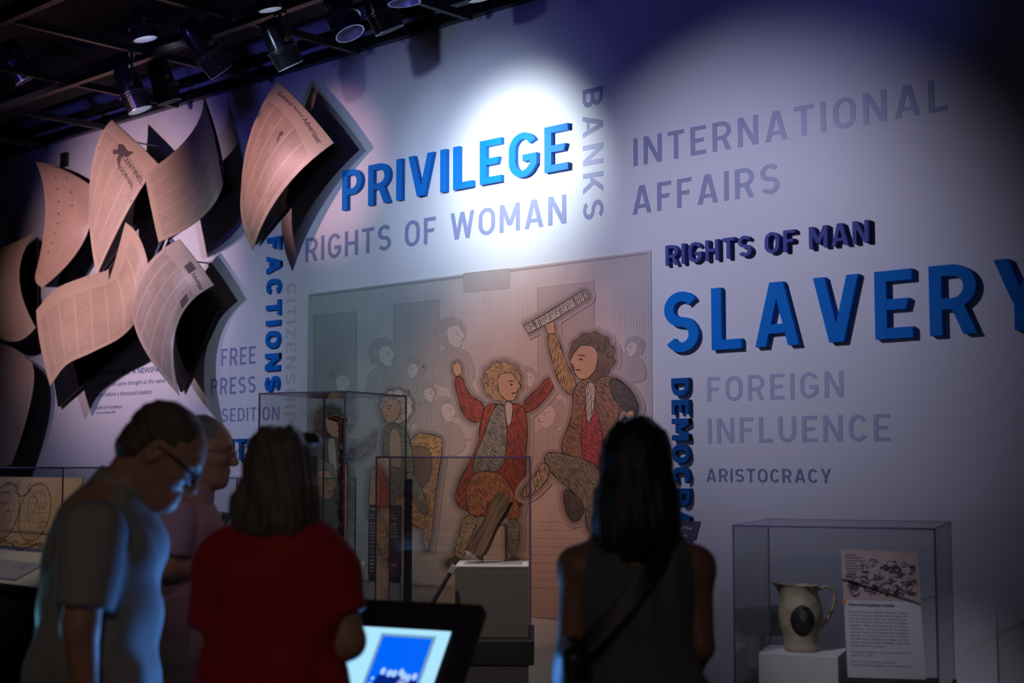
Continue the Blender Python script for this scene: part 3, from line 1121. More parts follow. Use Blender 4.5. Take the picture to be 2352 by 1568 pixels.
MU = thing('wall_mural', 'large tinted wall mural printed like an old engraving of people in coats', 'mural',
           (W(1100, 1000).x, 0, W(1280, 1422).z))
mx0, mx1 = W(709, 675).x, W(1496, 575).x
mz0, mz1 = W(1280, 1422).z, (W(709, 675).z + W(1495, 575).z) / 2
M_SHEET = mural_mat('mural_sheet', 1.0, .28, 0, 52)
mb = MB()
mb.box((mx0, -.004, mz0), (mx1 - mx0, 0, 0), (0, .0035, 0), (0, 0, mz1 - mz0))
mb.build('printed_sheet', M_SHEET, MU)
_lay = [0]


def smooth_outline(pts, it=2, closed=True):
    for _ in range(it):
        q = []
        n = len(pts)
        for i in range(n if closed else n - 1):
            a, b = pts[i], pts[(i + 1) % n]
            q.append((a[0] * .75 + b[0] * .25, a[1] * .75 + b[1] * .25))
            q.append((a[0] * .25 + b[0] * .75, a[1] * .25 + b[1] * .75))
        if not closed:
            q = [pts[0]] + q + [pts[-1]]
        pts = q
    return pts


def wpt(x, y, k):
    p = W(x, y)
    return Vector((p.x, -.0042 - k * .000008, p.z))


class Fig:
    """one printed figure: coloured shapes with dark drawn outlines, mesh slots per ink"""

    def __init__(self, nh=44):
        self.mb, self.ms = MB(), []
        _lay[0] += nh
        self.k0 = _lay[0]
        self.halo = []

    def mi(self, m):
        if m not in self.ms:
            self.ms.append(m)
        return self.ms.index(m)

    def shape(self, pts, m, ink=None, wd=2.2, it=2, dense=0, ang=None):
        if ink is INK and not dense and wd > 1.9 and m is not SKIN:
            dense, ang = 4.6, random.choice((35, 55, -40, 70, 100))
        _lay[0] += 1
        k = _lay[0]
        q = smooth_outline(pts, it)
        v = [wpt(x, y, k) for x, y in q]
        n = len(v)
        nr = Vector((0, 0, 0))
        for i in range(n):
            nr += v[i].cross(v[(i + 1) % n])
        # area normal towards the viewer
        f = tuple(range(n))
        c = sum(v, Vector()) / n
        ar = sum(((v[i] - c).cross(v[(i + 1) % n] - c)).y for i in range(n))
        self.mb.add(v, [f if ar < 0 else f[::-1]], self.mi(m))
        if ink is INK:
            self.halo.append(q)
        if ink is not None:
            if dense:
                self.hatch(q, ink, ang, dense)
            self.line(q + [q[0]], ink, wd, it=0)

    def hatch(self, q, ink, ang, gap):
        """broken engraved strokes clipped to an outline"""
        _lay[0] += 1
        ca, sa = math.cos(math.radians(ang)), math.sin(math.radians(ang))
        r = [(x * ca + y * sa, -x * sa + y * ca) for x, y in q]
        n = len(r)
        y = min(p[1] for p in r) + gap * .6
        top = max(p[1] for p in r)
        while y < top:
            xs = []
            for i in range(n):
                a, b = r[i], r[(i + 1) % n]
                if (a[1] > y) != (b[1] > y):
                    xs.append(a[0] + (b[0] - a[0]) * (y - a[1]) / (b[1] - a[1]))
            xs.sort()
            for a, b in zip(xs[::2], xs[1::2]):
                x = a + (b - a) * random.uniform(0, .15)
                while x < b - 2:
                    e = min(b, x + random.uniform(10, 26))
                    self.line([(px * ca - py * sa, px * sa + py * ca) for px, py in ((x, y), ((x + e) / 2, y + random.uniform(-1.2, 1.2)), (e, y + random.uniform(-.8, .8)))],
                              ink, random.uniform(.9, 2.1), it=0, up=False)
                    x = e + random.uniform(3, 12)
            y += gap * random.uniform(.8, 1.2)

    def line(self, pts, ink, wd=2.0, it=1, up=True):
        if up:
            _lay[0] += 1
        k = _lay[0]
        q = smooth_outline(pts, it, closed=False) if it else pts
        n = len(q)
        A, B = [], []
        for i, p in enumerate(q):
            a, b = q[max(i - 1, 0)], q[min(i + 1, n - 1)]
            tx, ty = b[0] - a[0], b[1] - a[1]
            l = math.hypot(tx, ty) or 1
            h = wd / 2 * (.75 + .35 * math.sin(i * 1.7))
            A.append(wpt(p[0] - ty / l * h, p[1] + tx / l * h, k)); B.append(wpt(p[0] + ty / l * h, p[1] - tx / l * h, k))
        fs = []
        for i in range(n - 1):
            fs.append((i, i + 1, n + i + 1, n + i))
        v = A + B
        a0 = (v[1] - v[0]).cross(v[n] - v[0])
        if a0.y > 0:
            fs = [f[::-1] for f in fs]
        self.mb.add(v, fs, self.mi(ink))

    def build(self, name, label=None):
        # the dark printed border that sets the coloured figures off
        kk = self.k0 - 2 * len(self.halo)
        for grow, m in ((15, HALO_A), (8, HALO_B)):
            for q in self.halo:
                kk += 1
                n = len(q)
                ar = sum(q[i][0] * q[(i + 1) % n][1] - q[(i + 1) % n][0] * q[i][1] for i in range(n))
                sg = 1 if ar > 0 else -1
                v = []
                for i in range(n):
                    a, b = q[i - 1], q[(i + 1) % n]
                    tx, ty = b[0] - a[0], b[1] - a[1]
                    l = math.hypot(tx, ty) or 1
                    v.append(wpt(q[i][0] + sg * ty / l * grow, q[i][1] - sg * tx / l * grow, kk))
                c = sum(v, Vector()) / n
                o = sum(((v[i] - c).cross(v[(i + 1) % n] - c)).y for i in range(n))
                self.mb.add(v, [tuple(range(n)) if o < 0 else tuple(range(n))[::-1]], self.mi(m))
        o = self.mb.build(name, self.ms, MU)
        if label:
            o['label'] = label
        return o


INK = mat('mural_ink', (.035, .03, .03), rough=.6)
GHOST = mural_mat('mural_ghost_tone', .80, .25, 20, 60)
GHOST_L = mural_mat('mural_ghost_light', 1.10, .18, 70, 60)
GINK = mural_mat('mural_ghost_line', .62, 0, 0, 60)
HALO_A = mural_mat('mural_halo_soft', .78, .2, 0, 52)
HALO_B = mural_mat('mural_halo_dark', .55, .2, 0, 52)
RED = mural_mat('mural_red_coat', 1, .85, 40, 75, (.40, .10, .07))
BROWN = mural_mat('mural_brown_coat', 1, .8, 55, 70, (.33, .20, .13))
OLIVE = mural_mat('mural_olive_cloth', 1, .75, 25, 70, (.28, .26, .19))
DARK = mural_mat('mural_dark_cloth', 1, .95, -35, 80, (.13, .125, .115))
GREY = mural_mat('mural_grey_vest', 1, .6, 70, 70, (.30, .31, .26))
CRIM = mural_mat('mural_crimson_vest', 1, .4, 65, 60, (.46, .10, .12))
TEAL = mural_mat('mural_teal_coat', 1, .8, 60, 75, (.17, .25, .22))
GREEN = mural_mat('mural_green_coat', 1, .8, 80, 75, (.20, .27, .15))
OCHRE = mural_mat('mural_ochre', 1, .5, 45, 70, (.50, .33, .16))
BUFF = mural_mat('mural_buff', 1, .45, 60, 60, (.46, .36, .24))
SKIN = mural_mat('mural_flesh', 1, .35, 50, 75, (.58, .36, .23))
RUST = mural_mat('mural_rust', 1, .55, 60, 60, (.46, .21, .11))
LINEN = mural_mat('mural_linen', 1, .35, 80, 60, (.55, .48, .40))
WIG = mural_mat('mural_dark_wig', 1, 1.0, 30, 110, (.22, .16, .11))
BLOND = mural_mat('mural_light_wig', 1, .8, -30, 110, (.50, .33, .18))

# pale room in the background of the print
F = Fig()
F.shape([(722, 725), (820, 715), (820, 905), (722, 912)], GHOST, GINK, 2.5, it=0)
F.shape([(905, 700), (1010, 688), (1010, 880), (905, 890)], GHOST, GINK, 2.5, it=0)
F.shape([(1236, 662), (1366, 646), (1366, 905), (1236, 905)], GHOST, GINK, 2.5, it=0)
F.line([(722, 1010), (1490, 1010)], GINK, 2.5, 0)
F.line([(712, 680), (1000, 644), (1490, 582)], GINK, 5, 0)
F.shape([(1066, 628), (1172, 617), (1172, 662), (1066, 672)], GHOST, GINK, 2, it=0)
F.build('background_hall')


# floor boards of the hall in the print
f = Fig(1)
for k in range(9):
    y = 1195 + k * 19
    f.line([(712 + k, y - 6), (1100, y), (1490, y + 6)], GHOST, 1.8, 0)
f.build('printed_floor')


def head(f, x, y, r, skin, hair, ink, face=1, wd=2.0, curls=True):
    """plain head in three-quarter view; face = 1 looks to the right"""
    if curls:
        n = 22
        f.shape([(x - face * r * .25 + r * (1.25 + .16 * (k % 2)) * math.cos(2 * math.pi * k / n),
                  y - r * .25 + r * (1.3 + .16 * (k % 2)) * math.sin(2 * math.pi * k / n)) for k in range(n)], hair, ink, wd * .7, 1)
        for k in range(26):
            a = random.uniform(0, 6.283)
            rr = r * random.uniform(.7, 1.35)
            qx, qy = x - face * r * .25 + rr * math.cos(a), y - r * .25 + rr * 1.05 * math.sin(a)
            c = r * random.uniform(.14, .26)
            f.line([(qx + c * math.cos(a + j), qy + c * math.sin(a + j)) for j in (0, .9, 1.8, 2.7, 3.6, 4.5)], ink, wd * .55, 1, up=False)
    f.shape([(x - face * r * .55, y - r * .8), (x + face * r * .4, y - r * .95), (x + face * r * .82, y - r * .35), (x + face * r * 1.08, y + r * .12),
             (x + face * r * .80, y + r * .25), (x + face * r * .80, y + r * .7), (x + face * r * .45, y + r * 1.15), (x - face * r * .2, y + r * .95), (x - face * r * .6, y + r * .2)], skin, ink, wd, 2)
    f.line([(x + face * r * .15, y - r * .28), (x + face * r * .62, y - r * .32)], ink, wd * 1.1)
    f.line([(x + face * r * .30, y - r * .05), (x + face * r * .5, y - r * .08)], ink, wd * 1.7)
    f.line([(x + face * r * .4, y + r * .55), (x + face * r * .78, y + r * .52)], ink, wd * 1.2)


def ghost_person(x, y, r, face=1, body=True):
    f = Fig(1)
    if body:
        f.shape([(x - r * .5, y + r), (x + r * .5, y + r), (x + r * 1.7, y + r * 1.9), (x + r * 2.0, y + r * 4.6), (x - r * 2.0, y + r * 4.6), (x - r * 1.7, y + r * 1.9)], GHOST, GINK, 2, 2)
        f.line([(x, y + r * 1.2), (x - r * .2, y + r * 4)], GINK, 1.8)
        f.line([(x + r * .3, y + r * 1.3), (x + r * .5, y + r * 4)], GINK, 1.8)
    head(f, x, y, r, GHOST_L, GHOST, GINK, face, 1.8)
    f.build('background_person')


for gx, gy, gr, gf in ((785, 880, 22, 1), (885, 815, 24, 1), (952, 850, 17, -1), (1043, 770, 26, 1), (1028, 945, 22, 1), (1262, 955, 26, -1),
                       (1425, 840, 20, -1), (1455, 800, 17, -1), (985, 905, 17, 1), (1215, 870, 17, 1)):
    ghost_person(gx, gy, gr, gf)

# man in a teal coat at the left edge
f = Fig()
f.shape([(712, 985), (745, 990), (772, 1000), (800, 1040), (802, 1130), (790, 1250), (712, 1255)], TEAL, INK, 2.6)
f.shape([(752, 1000), (772, 1000), (778, 1090), (760, 1100)], LINEN, INK, 1.6)
f.shape([(800, 1035), (850, 1015), (868, 990), (876, 1000), (850, 1040), (805, 1062)], GREY, INK, 2.0)
head(f, 765, 975, 27, SKIN, DARK, INK, 1)
f.shape([(718, 1240), (790, 1240), (800, 1330), (712, 1335)], GREY, INK, 2.2)
head(f, 742, 1110, 34, SKIN, GREY, INK, 1)
f.build('printed_man_in_teal_coat')

# seated man in green on an ochre high-backed chair
f = Fig()
f.shape([(948, 992), (1014, 1000), (1020, 1020), (1004, 1120), (990, 1265), (976, 1265), (975, 1200), (850, 1200), (848, 1140), (858, 1060), (945, 1050)], OCHRE, INK, 2.6, 1)
f.shape([(940, 1020), (1000, 1030), (985, 1130), (880, 1150), (872, 1070)], WIG, INK, 1.8)
f.shape([(885, 970), (930, 975), (950, 1030), (955, 1120), (905, 1140), (880, 1060)], GREEN, INK, 2.4)
f.shape([(896, 980), (922, 985), (926, 1080), (895, 1085)], BUFF, INK, 1.8)
f.shape([(885, 1070), (930, 1075), (912, 1150), (886, 1210), (866, 1200), (880, 1130)], OLIVE, INK, 2.2)
f.shape([(930, 1080), (958, 1090), (990, 1170), (978, 1190), (950, 1150)], OLIVE, INK, 2.2)
head(f, 906, 940, 28, SKIN, LINEN, INK, -1)
f.build('printed_seated_man')

# standing man in a red coat, both arms opened
f = Fig()
f.shape([(1118, 925), (1160, 930), (1200, 925), (1215, 960), (1210, 1060), (1205, 1160), (1175, 1185), (1120, 1190), (1040, 1160), (1062, 1090), (1100, 1030), (1105, 970)], RED, INK, 3.0)
f.shape([(1115, 925), (1108, 975), (1066, 960), (1052, 905), (1044, 868), (1062, 860), (1075, 900), (1092, 915)], RED, INK, 2.8)
f.shape([(1200, 925), (1240, 890), (1262, 862), (1278, 880), (1258, 915), (1212, 955)], RED, INK, 2.8)
f.shape([(1046, 866), (1040, 840), (1052, 828), (1062, 840), (1064, 860)], SKIN, INK, 2.0)
f.shape([(1264, 866), (1280, 846), (1292, 856), (1282, 878)], SKIN, INK, 2.0)
f.shape([(1140, 925), (1162, 930), (1168, 1000), (1160, 1075), (1120, 1090), (1080, 1085), (1110, 1010)], GREY, INK, 2.4)
f.shape([(1160, 920), (1182, 925), (1176, 975), (1166, 980)], LINEN, INK, 1.8)
f.shape([(1078, 1085), (1150, 1080), (1190, 1140), (1200, 1190), (1165, 1195), (1130, 1140), (1110, 1190), (1070, 1180)], RUST, INK, 2.6)
f.shape([(1070, 1180), (1104, 1186), (1082, 1240), (1062, 1290), (1042, 1282), (1056, 1230)], BUFF, INK, 2.4)
f.shape([(1165, 1190), (1198, 1192), (1190, 1280), (1172, 1282)], GREY, INK, 2.2)
f.shape([(1062, 1278), (1046, 1305), (1018, 1298), (1040, 1278)], DARK, INK, 2.0)
f.shape([(1168, 1280), (1196, 1280), (1200, 1300), (1166, 1300)], DARK, INK, 2.0)
head(f, 1164, 885, 33, SKIN, BLOND, INK, 1, 2.4)
f.build('printed_man_in_red_coat')

# standing man in a dark coat, one arm raised with a rolled paper
f = Fig()
f.shape([(1262, 770), (1252, 745), (1262, 728), (1276, 740), (1278, 768)], SKIN, INK, 2.2)
f.shape([(1206, 748), (1262, 716), (1340, 668), (1352, 686), (1274, 736), (1216, 766)], LINEN, INK, 2.6, 0)
f.shape([(1340, 666), (1350, 668), (1356, 680), (1352, 690), (1343, 684)], BUFF, INK, 1.8, 2)
f.line([(1344, 672), (1351, 676), (1350, 685)], INK, 1.4)
f.line([(1226, 738), (1234, 752)], INK, 2.4)
f.line([(1318, 682), (1328, 700)], INK, 2.4)
f.shape([(1256, 768), (1282, 766), (1300, 830), (1330, 880), (1318, 915), (1285, 880), (1268, 820)], OCHRE, INK, 2.6)
f.shape([(1318, 875), (1400, 860), (1440, 880), (1466, 920), (1470, 945), (1462, 960), (1420, 930), (1418, 1060), (1380, 1085), (1330, 1070), (1282, 1035), (1318, 960)], BROWN, INK, 3.0)
f.shape([(1395, 865), (1440, 880), (1470, 925), (1468, 950), (1462, 960), (1415, 925)], DARK, INK, 2.6)
f.shape([(1440, 945), (1458, 940), (1460, 965), (1438, 970)], SKIN, INK, 1.8)
f.shape([(1340, 925), (1375, 930), (1396, 1060), (1372, 1078), (1336, 1060)], CRIM, INK, 2.4)
f.shape([(1345, 875), (1372, 880), (1366, 950), (1350, 985)], LINEN, INK, 2.0)
f.shape([(1262, 1035), (1330, 1050), (1392, 1075), (1385, 1230), (1350, 1225), (1345, 1150), (1270, 1090), (1250, 1055)], OLIVE, INK, 2.8)
f.shape([(1290, 1110), (1345, 1150), (1340, 1195), (1306, 1200)], DARK, INK, 2.2)
f.shape([(1250, 1055), (1272, 1085), (1235, 1130), (1205, 1145), (1196, 1130), (1230, 1095)], BUFF, INK, 2.4)
head(f, 1352, 828, 40, SKIN, WIG, INK, -1, 2.6)
f.build('printed_man_in_dark_coat')


# ================================================================== SHOWCASES AND WHAT STANDS IN THEM
M_ACR = acrylic('acrylic_clear', (0.945, 0.95, 0.945))
M_EDGE = mat('acrylic_edge_violet', (0.10, 0.07, 0.20), rough=0.25)
M_TEAL = mat('glass_edge_teal', (0.20, 0.50, 0.52), rough=0.15, spec=0.8)
M_DECK = mat('plinth_black', (0.016, 0.016, 0.020), rough=0.55)
M_PLINTH = mat('plinth_grey_violet', (0.40, 0.37, 0.44), rough=0.6)
M_WHITE = mat('block_white', (0.74, 0.73, 0.72), rough=0.55)
M_BLOCK_SHADE = mat('block_shaded_side', (0.27, 0.265, 0.25), rough=0.7)  # shade on the white block's sides, put into the colour
M_CARD = mat('card_white', (0.70, 0.71, 0.74), rough=0.6)
M_CARDINK = mat('card_ink', (0.07, 0.07, 0.11), rough=0.7)
M_ORANGE = mat('tab_orange', (0.80, 0.33, 0.07), rough=0.6)
M_NAVY = mat('sign_navy', (0.028, 0.036, 0.060), rough=0.55)
M_SIGNWHITE = mat('sign_lettering_white', (0.75, 0.76, 0.80), rough=0.6)
M_STEEL = mat('mount_steel', (0.30, 0.30, 0.30), rough=0.35, metal=0.9)
UP = Vector((0, 0, 1))


def axes(deg):
    """horizontal unit vectors: along the front to the left, and away, for a case turned deg to the right of the view"""
    a = math.radians(deg)
    away = RGT * math.sin(a) + FWD * math.cos(a)
    left = RGT * -math.cos(a) + FWD * math.sin(a)
    return left, away


def vitrine(label, near, left, away, w, d, zt, zd, deck_h, plinth_in, group='acrylic showcases', edge=M_EDGE, deck_m=None, plinth_m=None, over=.006, top_edge=None, sides=True):
    """near: near right corner on the ground plane; zt / zd: top of the hood, top of the deck"""
    near = Vector((near.x, near.y, 0))
    cen = near + left * w / 2 + away * d / 2
    t = thing('showcase', label, 'showcase', cen, math.atan2(-left.y, -left.x), group)
    mb = MB(); mb.box(near - left * over - away * over + UP * (zd - deck_h), left * (w + 2 * over), away * (d + 2 * over), UP * deck_h)
    mb.build('deck', deck_m or M_DECK, t, bevel=.003)
    i = plinth_in
    mb = MB(); mb.box(near + left * i + away * i, left * (w - 2 * i), away * (d - 2 * i), UP * (zd - deck_h))
    mb.build('plinth', plinth_m or M_PLINTH, t)
    h = zt - zd
    th = .006
    hood = MB(); hood.box(near + UP * (zt - th), left * w, away * d, UP * th); hood.build('top_pane', M_ACR, t)
    for nm, o, e in (('front_pane', near, left * w), ('back_pane', near + away * (d - th), left * w)):
        mb = MB(); mb.box(o + UP * zd, e, away * th, UP * (h - th)); mb.build(nm, M_ACR, t)
    if sides:
        for o in (near + away * th, near + left * (w - th) + away * th):
            mb = MB(); mb.box(o + UP * zd, left * th, away * (d - 2 * th), UP * (h - th)); mb.build('side_pane', M_ACR, t)
    # the cut edges of the sheets read as thin dark lines
    e = .0045
    for o in (near, near + left * (w - e), near + away * (d - e), near + left * (w - e) + away * (d - e)):
        mb = MB(); mb.box(o - left * .0004 - away * .0004 + UP * zd, left * (e + .0008), away * (e + .0008), UP * (h + .0004))
        mb.build('upright_edge', edge, t)
    mb = MB()
    e = .0055
    z = UP * (zt - e)
    mb.box(near - away * .0005 + z, left * w, away * e, UP * (e + .0005))
    mb.box(near + away * (d - e) + z, left * w, away * e, UP * (e + .0005))
    mb.box(near - left * .0005 + z, left * e, away * d, UP * (e + .0005))
    mb.box(near + left * (w - e) + z, left * e, away * d, UP * (e + .0005))
    mb.build('rim_edge', top_edge or edge, t)
    return t


def block(name, label, cen, left, away, w, d, z0, z1, m, cat='display block', group=None):
    mb = MB(); c = Vector((cen.x, cen.y, z0))
    mb.box(c - left * w / 2 - away * d / 2, left * w, away * d, UP * (z1 - z0))
    o = mb.build(name, m, None, bevel=.003)
    return tag(o, label, cat, group)


# ---- right case with the jug
L1, A1 = axes(21.8)
n1 = K(2148, 1213, 5.0)
ZD1 = .765
vitrine('acrylic showcase on a dark deck at the right, around the jug', n1, L1, A1, .718, .64, n1.z, ZD1, .10, .05)
bc = K(1845, 1493, 5.47)
block('display_block', 'low white block under the pottery pitcher', bc, L1, A1, .30, .25, ZD1 + .001, bc.z, M_WHITE)

jb = Vector((bc.x, bc.y, bc.z)) - A1 * .01 + L1 * .005
JZ = jb.z + .001
M_CREAM = mat('creamware', (0.44, 0.36, 0.25), rough=0.3, spec=0.5, var=(18, .75))
M_TRANSFER = mat('transfer_black', (0.025, 0.023, 0.022), rough=0.35)
M_FACEGREY = mat('transfer_grey', (0.11, 0.095, 0.08), rough=0.4)
jug = thing('pitcher', 'cream pottery pitcher with a dark oval portrait, on the low white block', 'pitcher', (jb.x, jb.y, JZ))
JP = [(.062, .000), (.068, .004), (.067, .014), (.064, .030), (.068, .055), (.078, .090), (.084, .120), (.083, .145), (.076, .175), (.069, .200), (.066, .215), (.067, .232), (.070, .245)]


def jr(z):
    for (r0, z0), (r1, z1) in zip(JP, JP[1:]):
        if z0 <= z <= z1:
            return r0 + (r1 - r0) * (z - z0) / max(z1 - z0, 1e-6)
    return JP[-1][0] if z > 0 else JP[0][0]


def jug_pt(z, ang, off=0.0):
    """ang 0 = to the right in the view, 90 = towards the camera"""
    r = jr(z) + off
    c, s = math.cos(ang), math.sin(ang)
    lipz = max(0, (z - .185) / .06)
    f = max(0, -c) ** 6
    r2 = r + lipz * f * .040
    zz = z + lipz * f * .012
    p = RGT * (c * r2) - FWD * (s * r2)
    return Vector((jb.x, jb.y, JZ)) + p + UP * zz


zs = [k * .245 / 30 for k in range(31)]
mb = MB()
nA = 48
for off, rev in ((0, False), (-.006, True)):
    vs = [jug_pt(max(z, .006) if rev else z, 2 * math.pi * k / nA, off) for z in zs for k in range(nA)]
    fs = []
    for i in range(len(zs) - 1):
        for k in range(nA):
            k2 = (k + 1) % nA
            q = (i * nA + k, (i + 1) * nA + k, (i + 1) * nA + k2, i * nA + k2)
            fs.append(q[::-1] if rev else q)
    fs.append(tuple(range(nA)) if not rev else tuple(range(nA))[::-1])
    mb.add(vs, fs)
b = 31 * nA
mb.add([], [])
top0, top1 = 30 * nA, 31 * nA + 30 * nA
mb.f += [(top0 + k, top1 + k, top1 + (k + 1) % nA, top0 + (k + 1) % nA) for k in range(nA)]
mb.m += [0] * nA
mb.build('body', M_CREAM, jug, smooth=60)
# handle
hp = [jug_pt(.226, 0, -.004), jug_pt(.240, 0, .025), jug_pt(.236, 0, .052), jug_pt(.205, 0, .066), jug_pt(.16, 0, .045), jug_pt(.115, 0, .018), jug_pt(.088, 0, .002), jug_pt(.080, 0, -.004)]
mb = MB(); mb.tube(smooth_pts(hp) if 'smooth_pts' in globals() else hp, .0075, 10); h = mb.build('handle', M_CREAM, jug, smooth=80)
sm = h.modifiers.new('soft', 'SUBSURF'); sm.levels = sm.render_levels = 2


def jug_decal(name, cz, ca, hz, ha, m, off, n=28, shape=None):
    mb = MB()
    pts = [jug_pt(cz, ca, off)]
    rings = 5
    for rr in range(1, rings + 1):
        for k in range(n):
            a = 2 * math.pi * k / n
            pts.append(jug_pt(cz + hz * rr / rings * math.sin(a), ca + ha * rr / rings * math.cos(a), off))
    fs = [(0, 1 + (k + 1) % n, 1 + k) for k in range(n)]
    for rr in range(rings - 1):
        for k in range(n):
            a, b2 = 1 + rr * n + k, 1 + rr * n + (k + 1) % n
            fs.append((a, b2, b2 + n, a + n))
    mb.add(pts, fs)
    return mb


mb = jug_decal('p', .118, math.radians(97), .058, .56, M_TRANSFER, .0008)
por = mb.build('portrait_oval', M_TRANSFER, jug, smooth=80)
mb = jug_decal('p', .136, math.radians(95), .020, .17, M_FACEGREY, .0014)
v0 = jug_decal('p', .098, math.radians(96), .022, .34, mat('transfer_grey_coat', (0.05, 0.045, 0.04), rough=.4), .0011)
mb.add(v0.v, v0.f, 1)
mb.build('portrait_bust', [M_FACEGREY, MATS['transfer_grey_coat']], por, smooth=80)

# ---- text card beside the jug
c0, c1, c2, c3 = K(1948, 1555, 5.22), K(2127, 1560, 5.22), K(2143, 1264, 5.34), K(1968, 1262, 5.34)
ex = (c1 - c0); cw = ex.length; ex.normalize()
ey = ((c3 - c0) - ex * (c3 - c0).dot(ex)); ch = ey.length; ey.normalize()
nn = ex.cross(ey)
if nn.dot(CAM - c0) < 0:
    nn = -nn
shear = (c3 - c0).dot(ex)
card = thing('text_card', 'white text card with a pink crowd print on top, right of the pitcher', 'label', (c0.x, c0.y, ZD1))
q = lambda u, v, k=0: c0 + ex * (u * cw) + ey * (v * ch) + nn * k
mb = MB(); mb.prism([q(0, 0), q(1, 0), q(1, 1), q(0, 1)], -nn * .008); mb.build('board', M_CARD, card)
mb = MB(); mb.prism([q(0, .60, .0002), q(1, .60, .0002), q(1, 1, .0002), q(0, 1, .0002)], nn * .0004)
pr = mb.build('print', mat('print_pink', (0.56, 0.41, 0.40), rough=.7, var=(14, .12)), card)
mb = MB(); mb.prism([q(-.015, .555, 0), q(.025, .555, 0), q(.025, .605, 0), q(-.015, .605, 0)], nn * .0014); mb.build('tab', M_ORANGE, card)
# the crowd print: scratchy strokes of a street scene
mb = MB()
rnd = random.Random(5)


def stroke(mb, p, fn, w=.004):
    n = len(p)
    A, B = [], []
    for i in range(n):
        a, b2 = p[max(i - 1, 0)], p[min(i + 1, n - 1)]
        tx, ty = b2[0] - a[0], b2[1] - a[1]
        l = math.hypot(tx, ty) or 1
        A.append(fn(p[i][0] - ty / l * w, p[i][1] + tx / l * w)); B.append(fn(p[i][0] + ty / l * w, p[i][1] - tx / l * w))
    mb.add(A + B, [(i, n + i, n + i + 1, i + 1) for i in range(n - 1)])


fq = lambda u, v: q(u, v, .0009)
for k in range(150):
    u, v = rnd.uniform(.06, .95), .645 + .26 * rnd.random() ** 1.1
    if u < .25 and v > .80:
        continue
    s = rnd.uniform(.012, .05)
    a = rnd.uniform(0, 6.28)
    stroke(mb, [(u + s * math.cos(a + j * .8) * (1 + j * .15), v + .6 * s * math.sin(a + j * .8)) for j in range(5)], fq, rnd.uniform(.002, .008))
for u, v, s in ((.15, .71, .05), (.72, .845, .045), (.93, .86, .03), (.57, .86, .035), (.69, .655, .03), (.75, .80, .025), (.42, .70, .03)):
    stroke(mb, [(u + s * math.cos(j), v + .5 * s * math.sin(j)) for j in range(0, 8)], fq, s * .33)
for k in range(9):
    v = .955 - k * .022
    stroke(mb, [(.05, v), (.05 + rnd.uniform(.1, .28), v)], fq, .0035)
mb.build('print_lines', M_CARDINK, pr)
mb = MB()
body = ['These societies of plain citizens sought', 'to meet and to debate the conduct of', 'the new government, the rights of man,', 'and the French alliance, printed toasts', 'together. Men of commerce, of trades,', 'in taverns, and many more of the nation', 'argued that a free people should speak', 'openly on what its rulers do. Others', 'thought them dangers to order and the', 'peace of the young republic, and said', 'so loudly in the press.', None, 'Creamware pitcher with a portrait, about', 'New York, 1793', None, 'Print of a society in session', 'Lent for this display, reproduction']
lines = [('Democratic-Republican Societies', .055 * cw, .553 * ch, .011, .60 * cw, .03)]
y = .527
for s in body:
    y -= .0262 if s else .022
    if s:
        lines.append((s, .05 * cw, y * ch, .0062, (.76 if len(s) > 33 else .02 * len(s)) * cw, .0))
print_lines(mb, lines, c0 + nn * .0004, ex, ey, nn * .0006)
mb.build('card_text', M_CARDINK, card)

# ---- middle case with the wooden fragment
L2, A2 = axes(1.0)
n2 = K(1219, 1048, 5.6)
ZD2 = K(1150, 1470, 5.6).z
vitrine('acrylic showcase in the middle, around the tall block with the wooden fragment', n2, L2, A2, .609, .52, n2.z, ZD2, K(1150, 1470, 5.6).z - K(1150, 1527, 5.6).z, .012, over=.012)
b2c = (K(1045, 1300, 5.70) + K(1213, 1300, 5.70)) / 2 + A2 * .17
zb2 = K(1130, 1300, 5.70).z
pb = thing('display_block', 'tall white block with sides darkened for shade, carrying the wooden fragment', 'display block', (b2c.x, b2c.y, ZD2))
mb = MB(); mb.box(Vector((b2c.x, b2c.y, ZD2 + .001)) + L2 * -.145 - A2 * .17, L2 * .290, A2 * .34, UP * (zb2 - ZD2 - .007)); mb.build('column', M_BLOCK_SHADE, pb)
mb = MB(); mb.box(Vector((b2c.x, b2c.y, zb2 - .006)) + L2 * -.146 - A2 * .171, L2 * .292, A2 * .342, UP * .006); mb.build('top_plate', M_WHITE, pb, bevel=.002)
mb = MB(); mb.box(Vector((b2c.x, b2c.y, zb2)) + L2 * -.12 - A2 * .08, L2 * .235, A2 * .16, UP * .004); mb.build('mount_plate', mat('mount_plate_grey', (.30, .30, .31), rough=.5), pb, bevel=.003)
# fragment: split timber, wider than thick, leaning to the right
M_WOOD = bpy.data.materials.new('old_split_wood')
M_WOOD.use_nodes = True
_n = M_WOOD.node_tree.nodes; _l = M_WOOD.node_tree.links
_tc = _n.new('ShaderNodeTexCoord'); _mp = _n.new('ShaderNodeMapping'); _mp.inputs['Scale'].default_value = (40, 40, 3.0)
_nz = _n.new('ShaderNodeTexNoise'); _nz.inputs['Scale'].default_value = 2.2; _nz.inputs['Detail'].default_value = 6
_rp = _n.new('ShaderNodeValToRGB')
_rp.color_ramp.elements[0].color = (.030, .014, .006, 1); _rp.color_ramp.elements[0].position = .34
_rp.color_ramp.elements[1].color = (.20, .095, .040, 1); _rp.color_ramp.elements[1].position = .68
_l.new(_tc.outputs['Object'], _mp.inputs['Vector']); _l.new(_mp.outputs['Vector'], _nz.inputs['Vector'])
_l.new(_nz.outputs['Fac'], _rp.inputs['Fac']); _l.new(_rp.outputs['Color'], _n['Principled BSDF'].inputs['Base Color'])
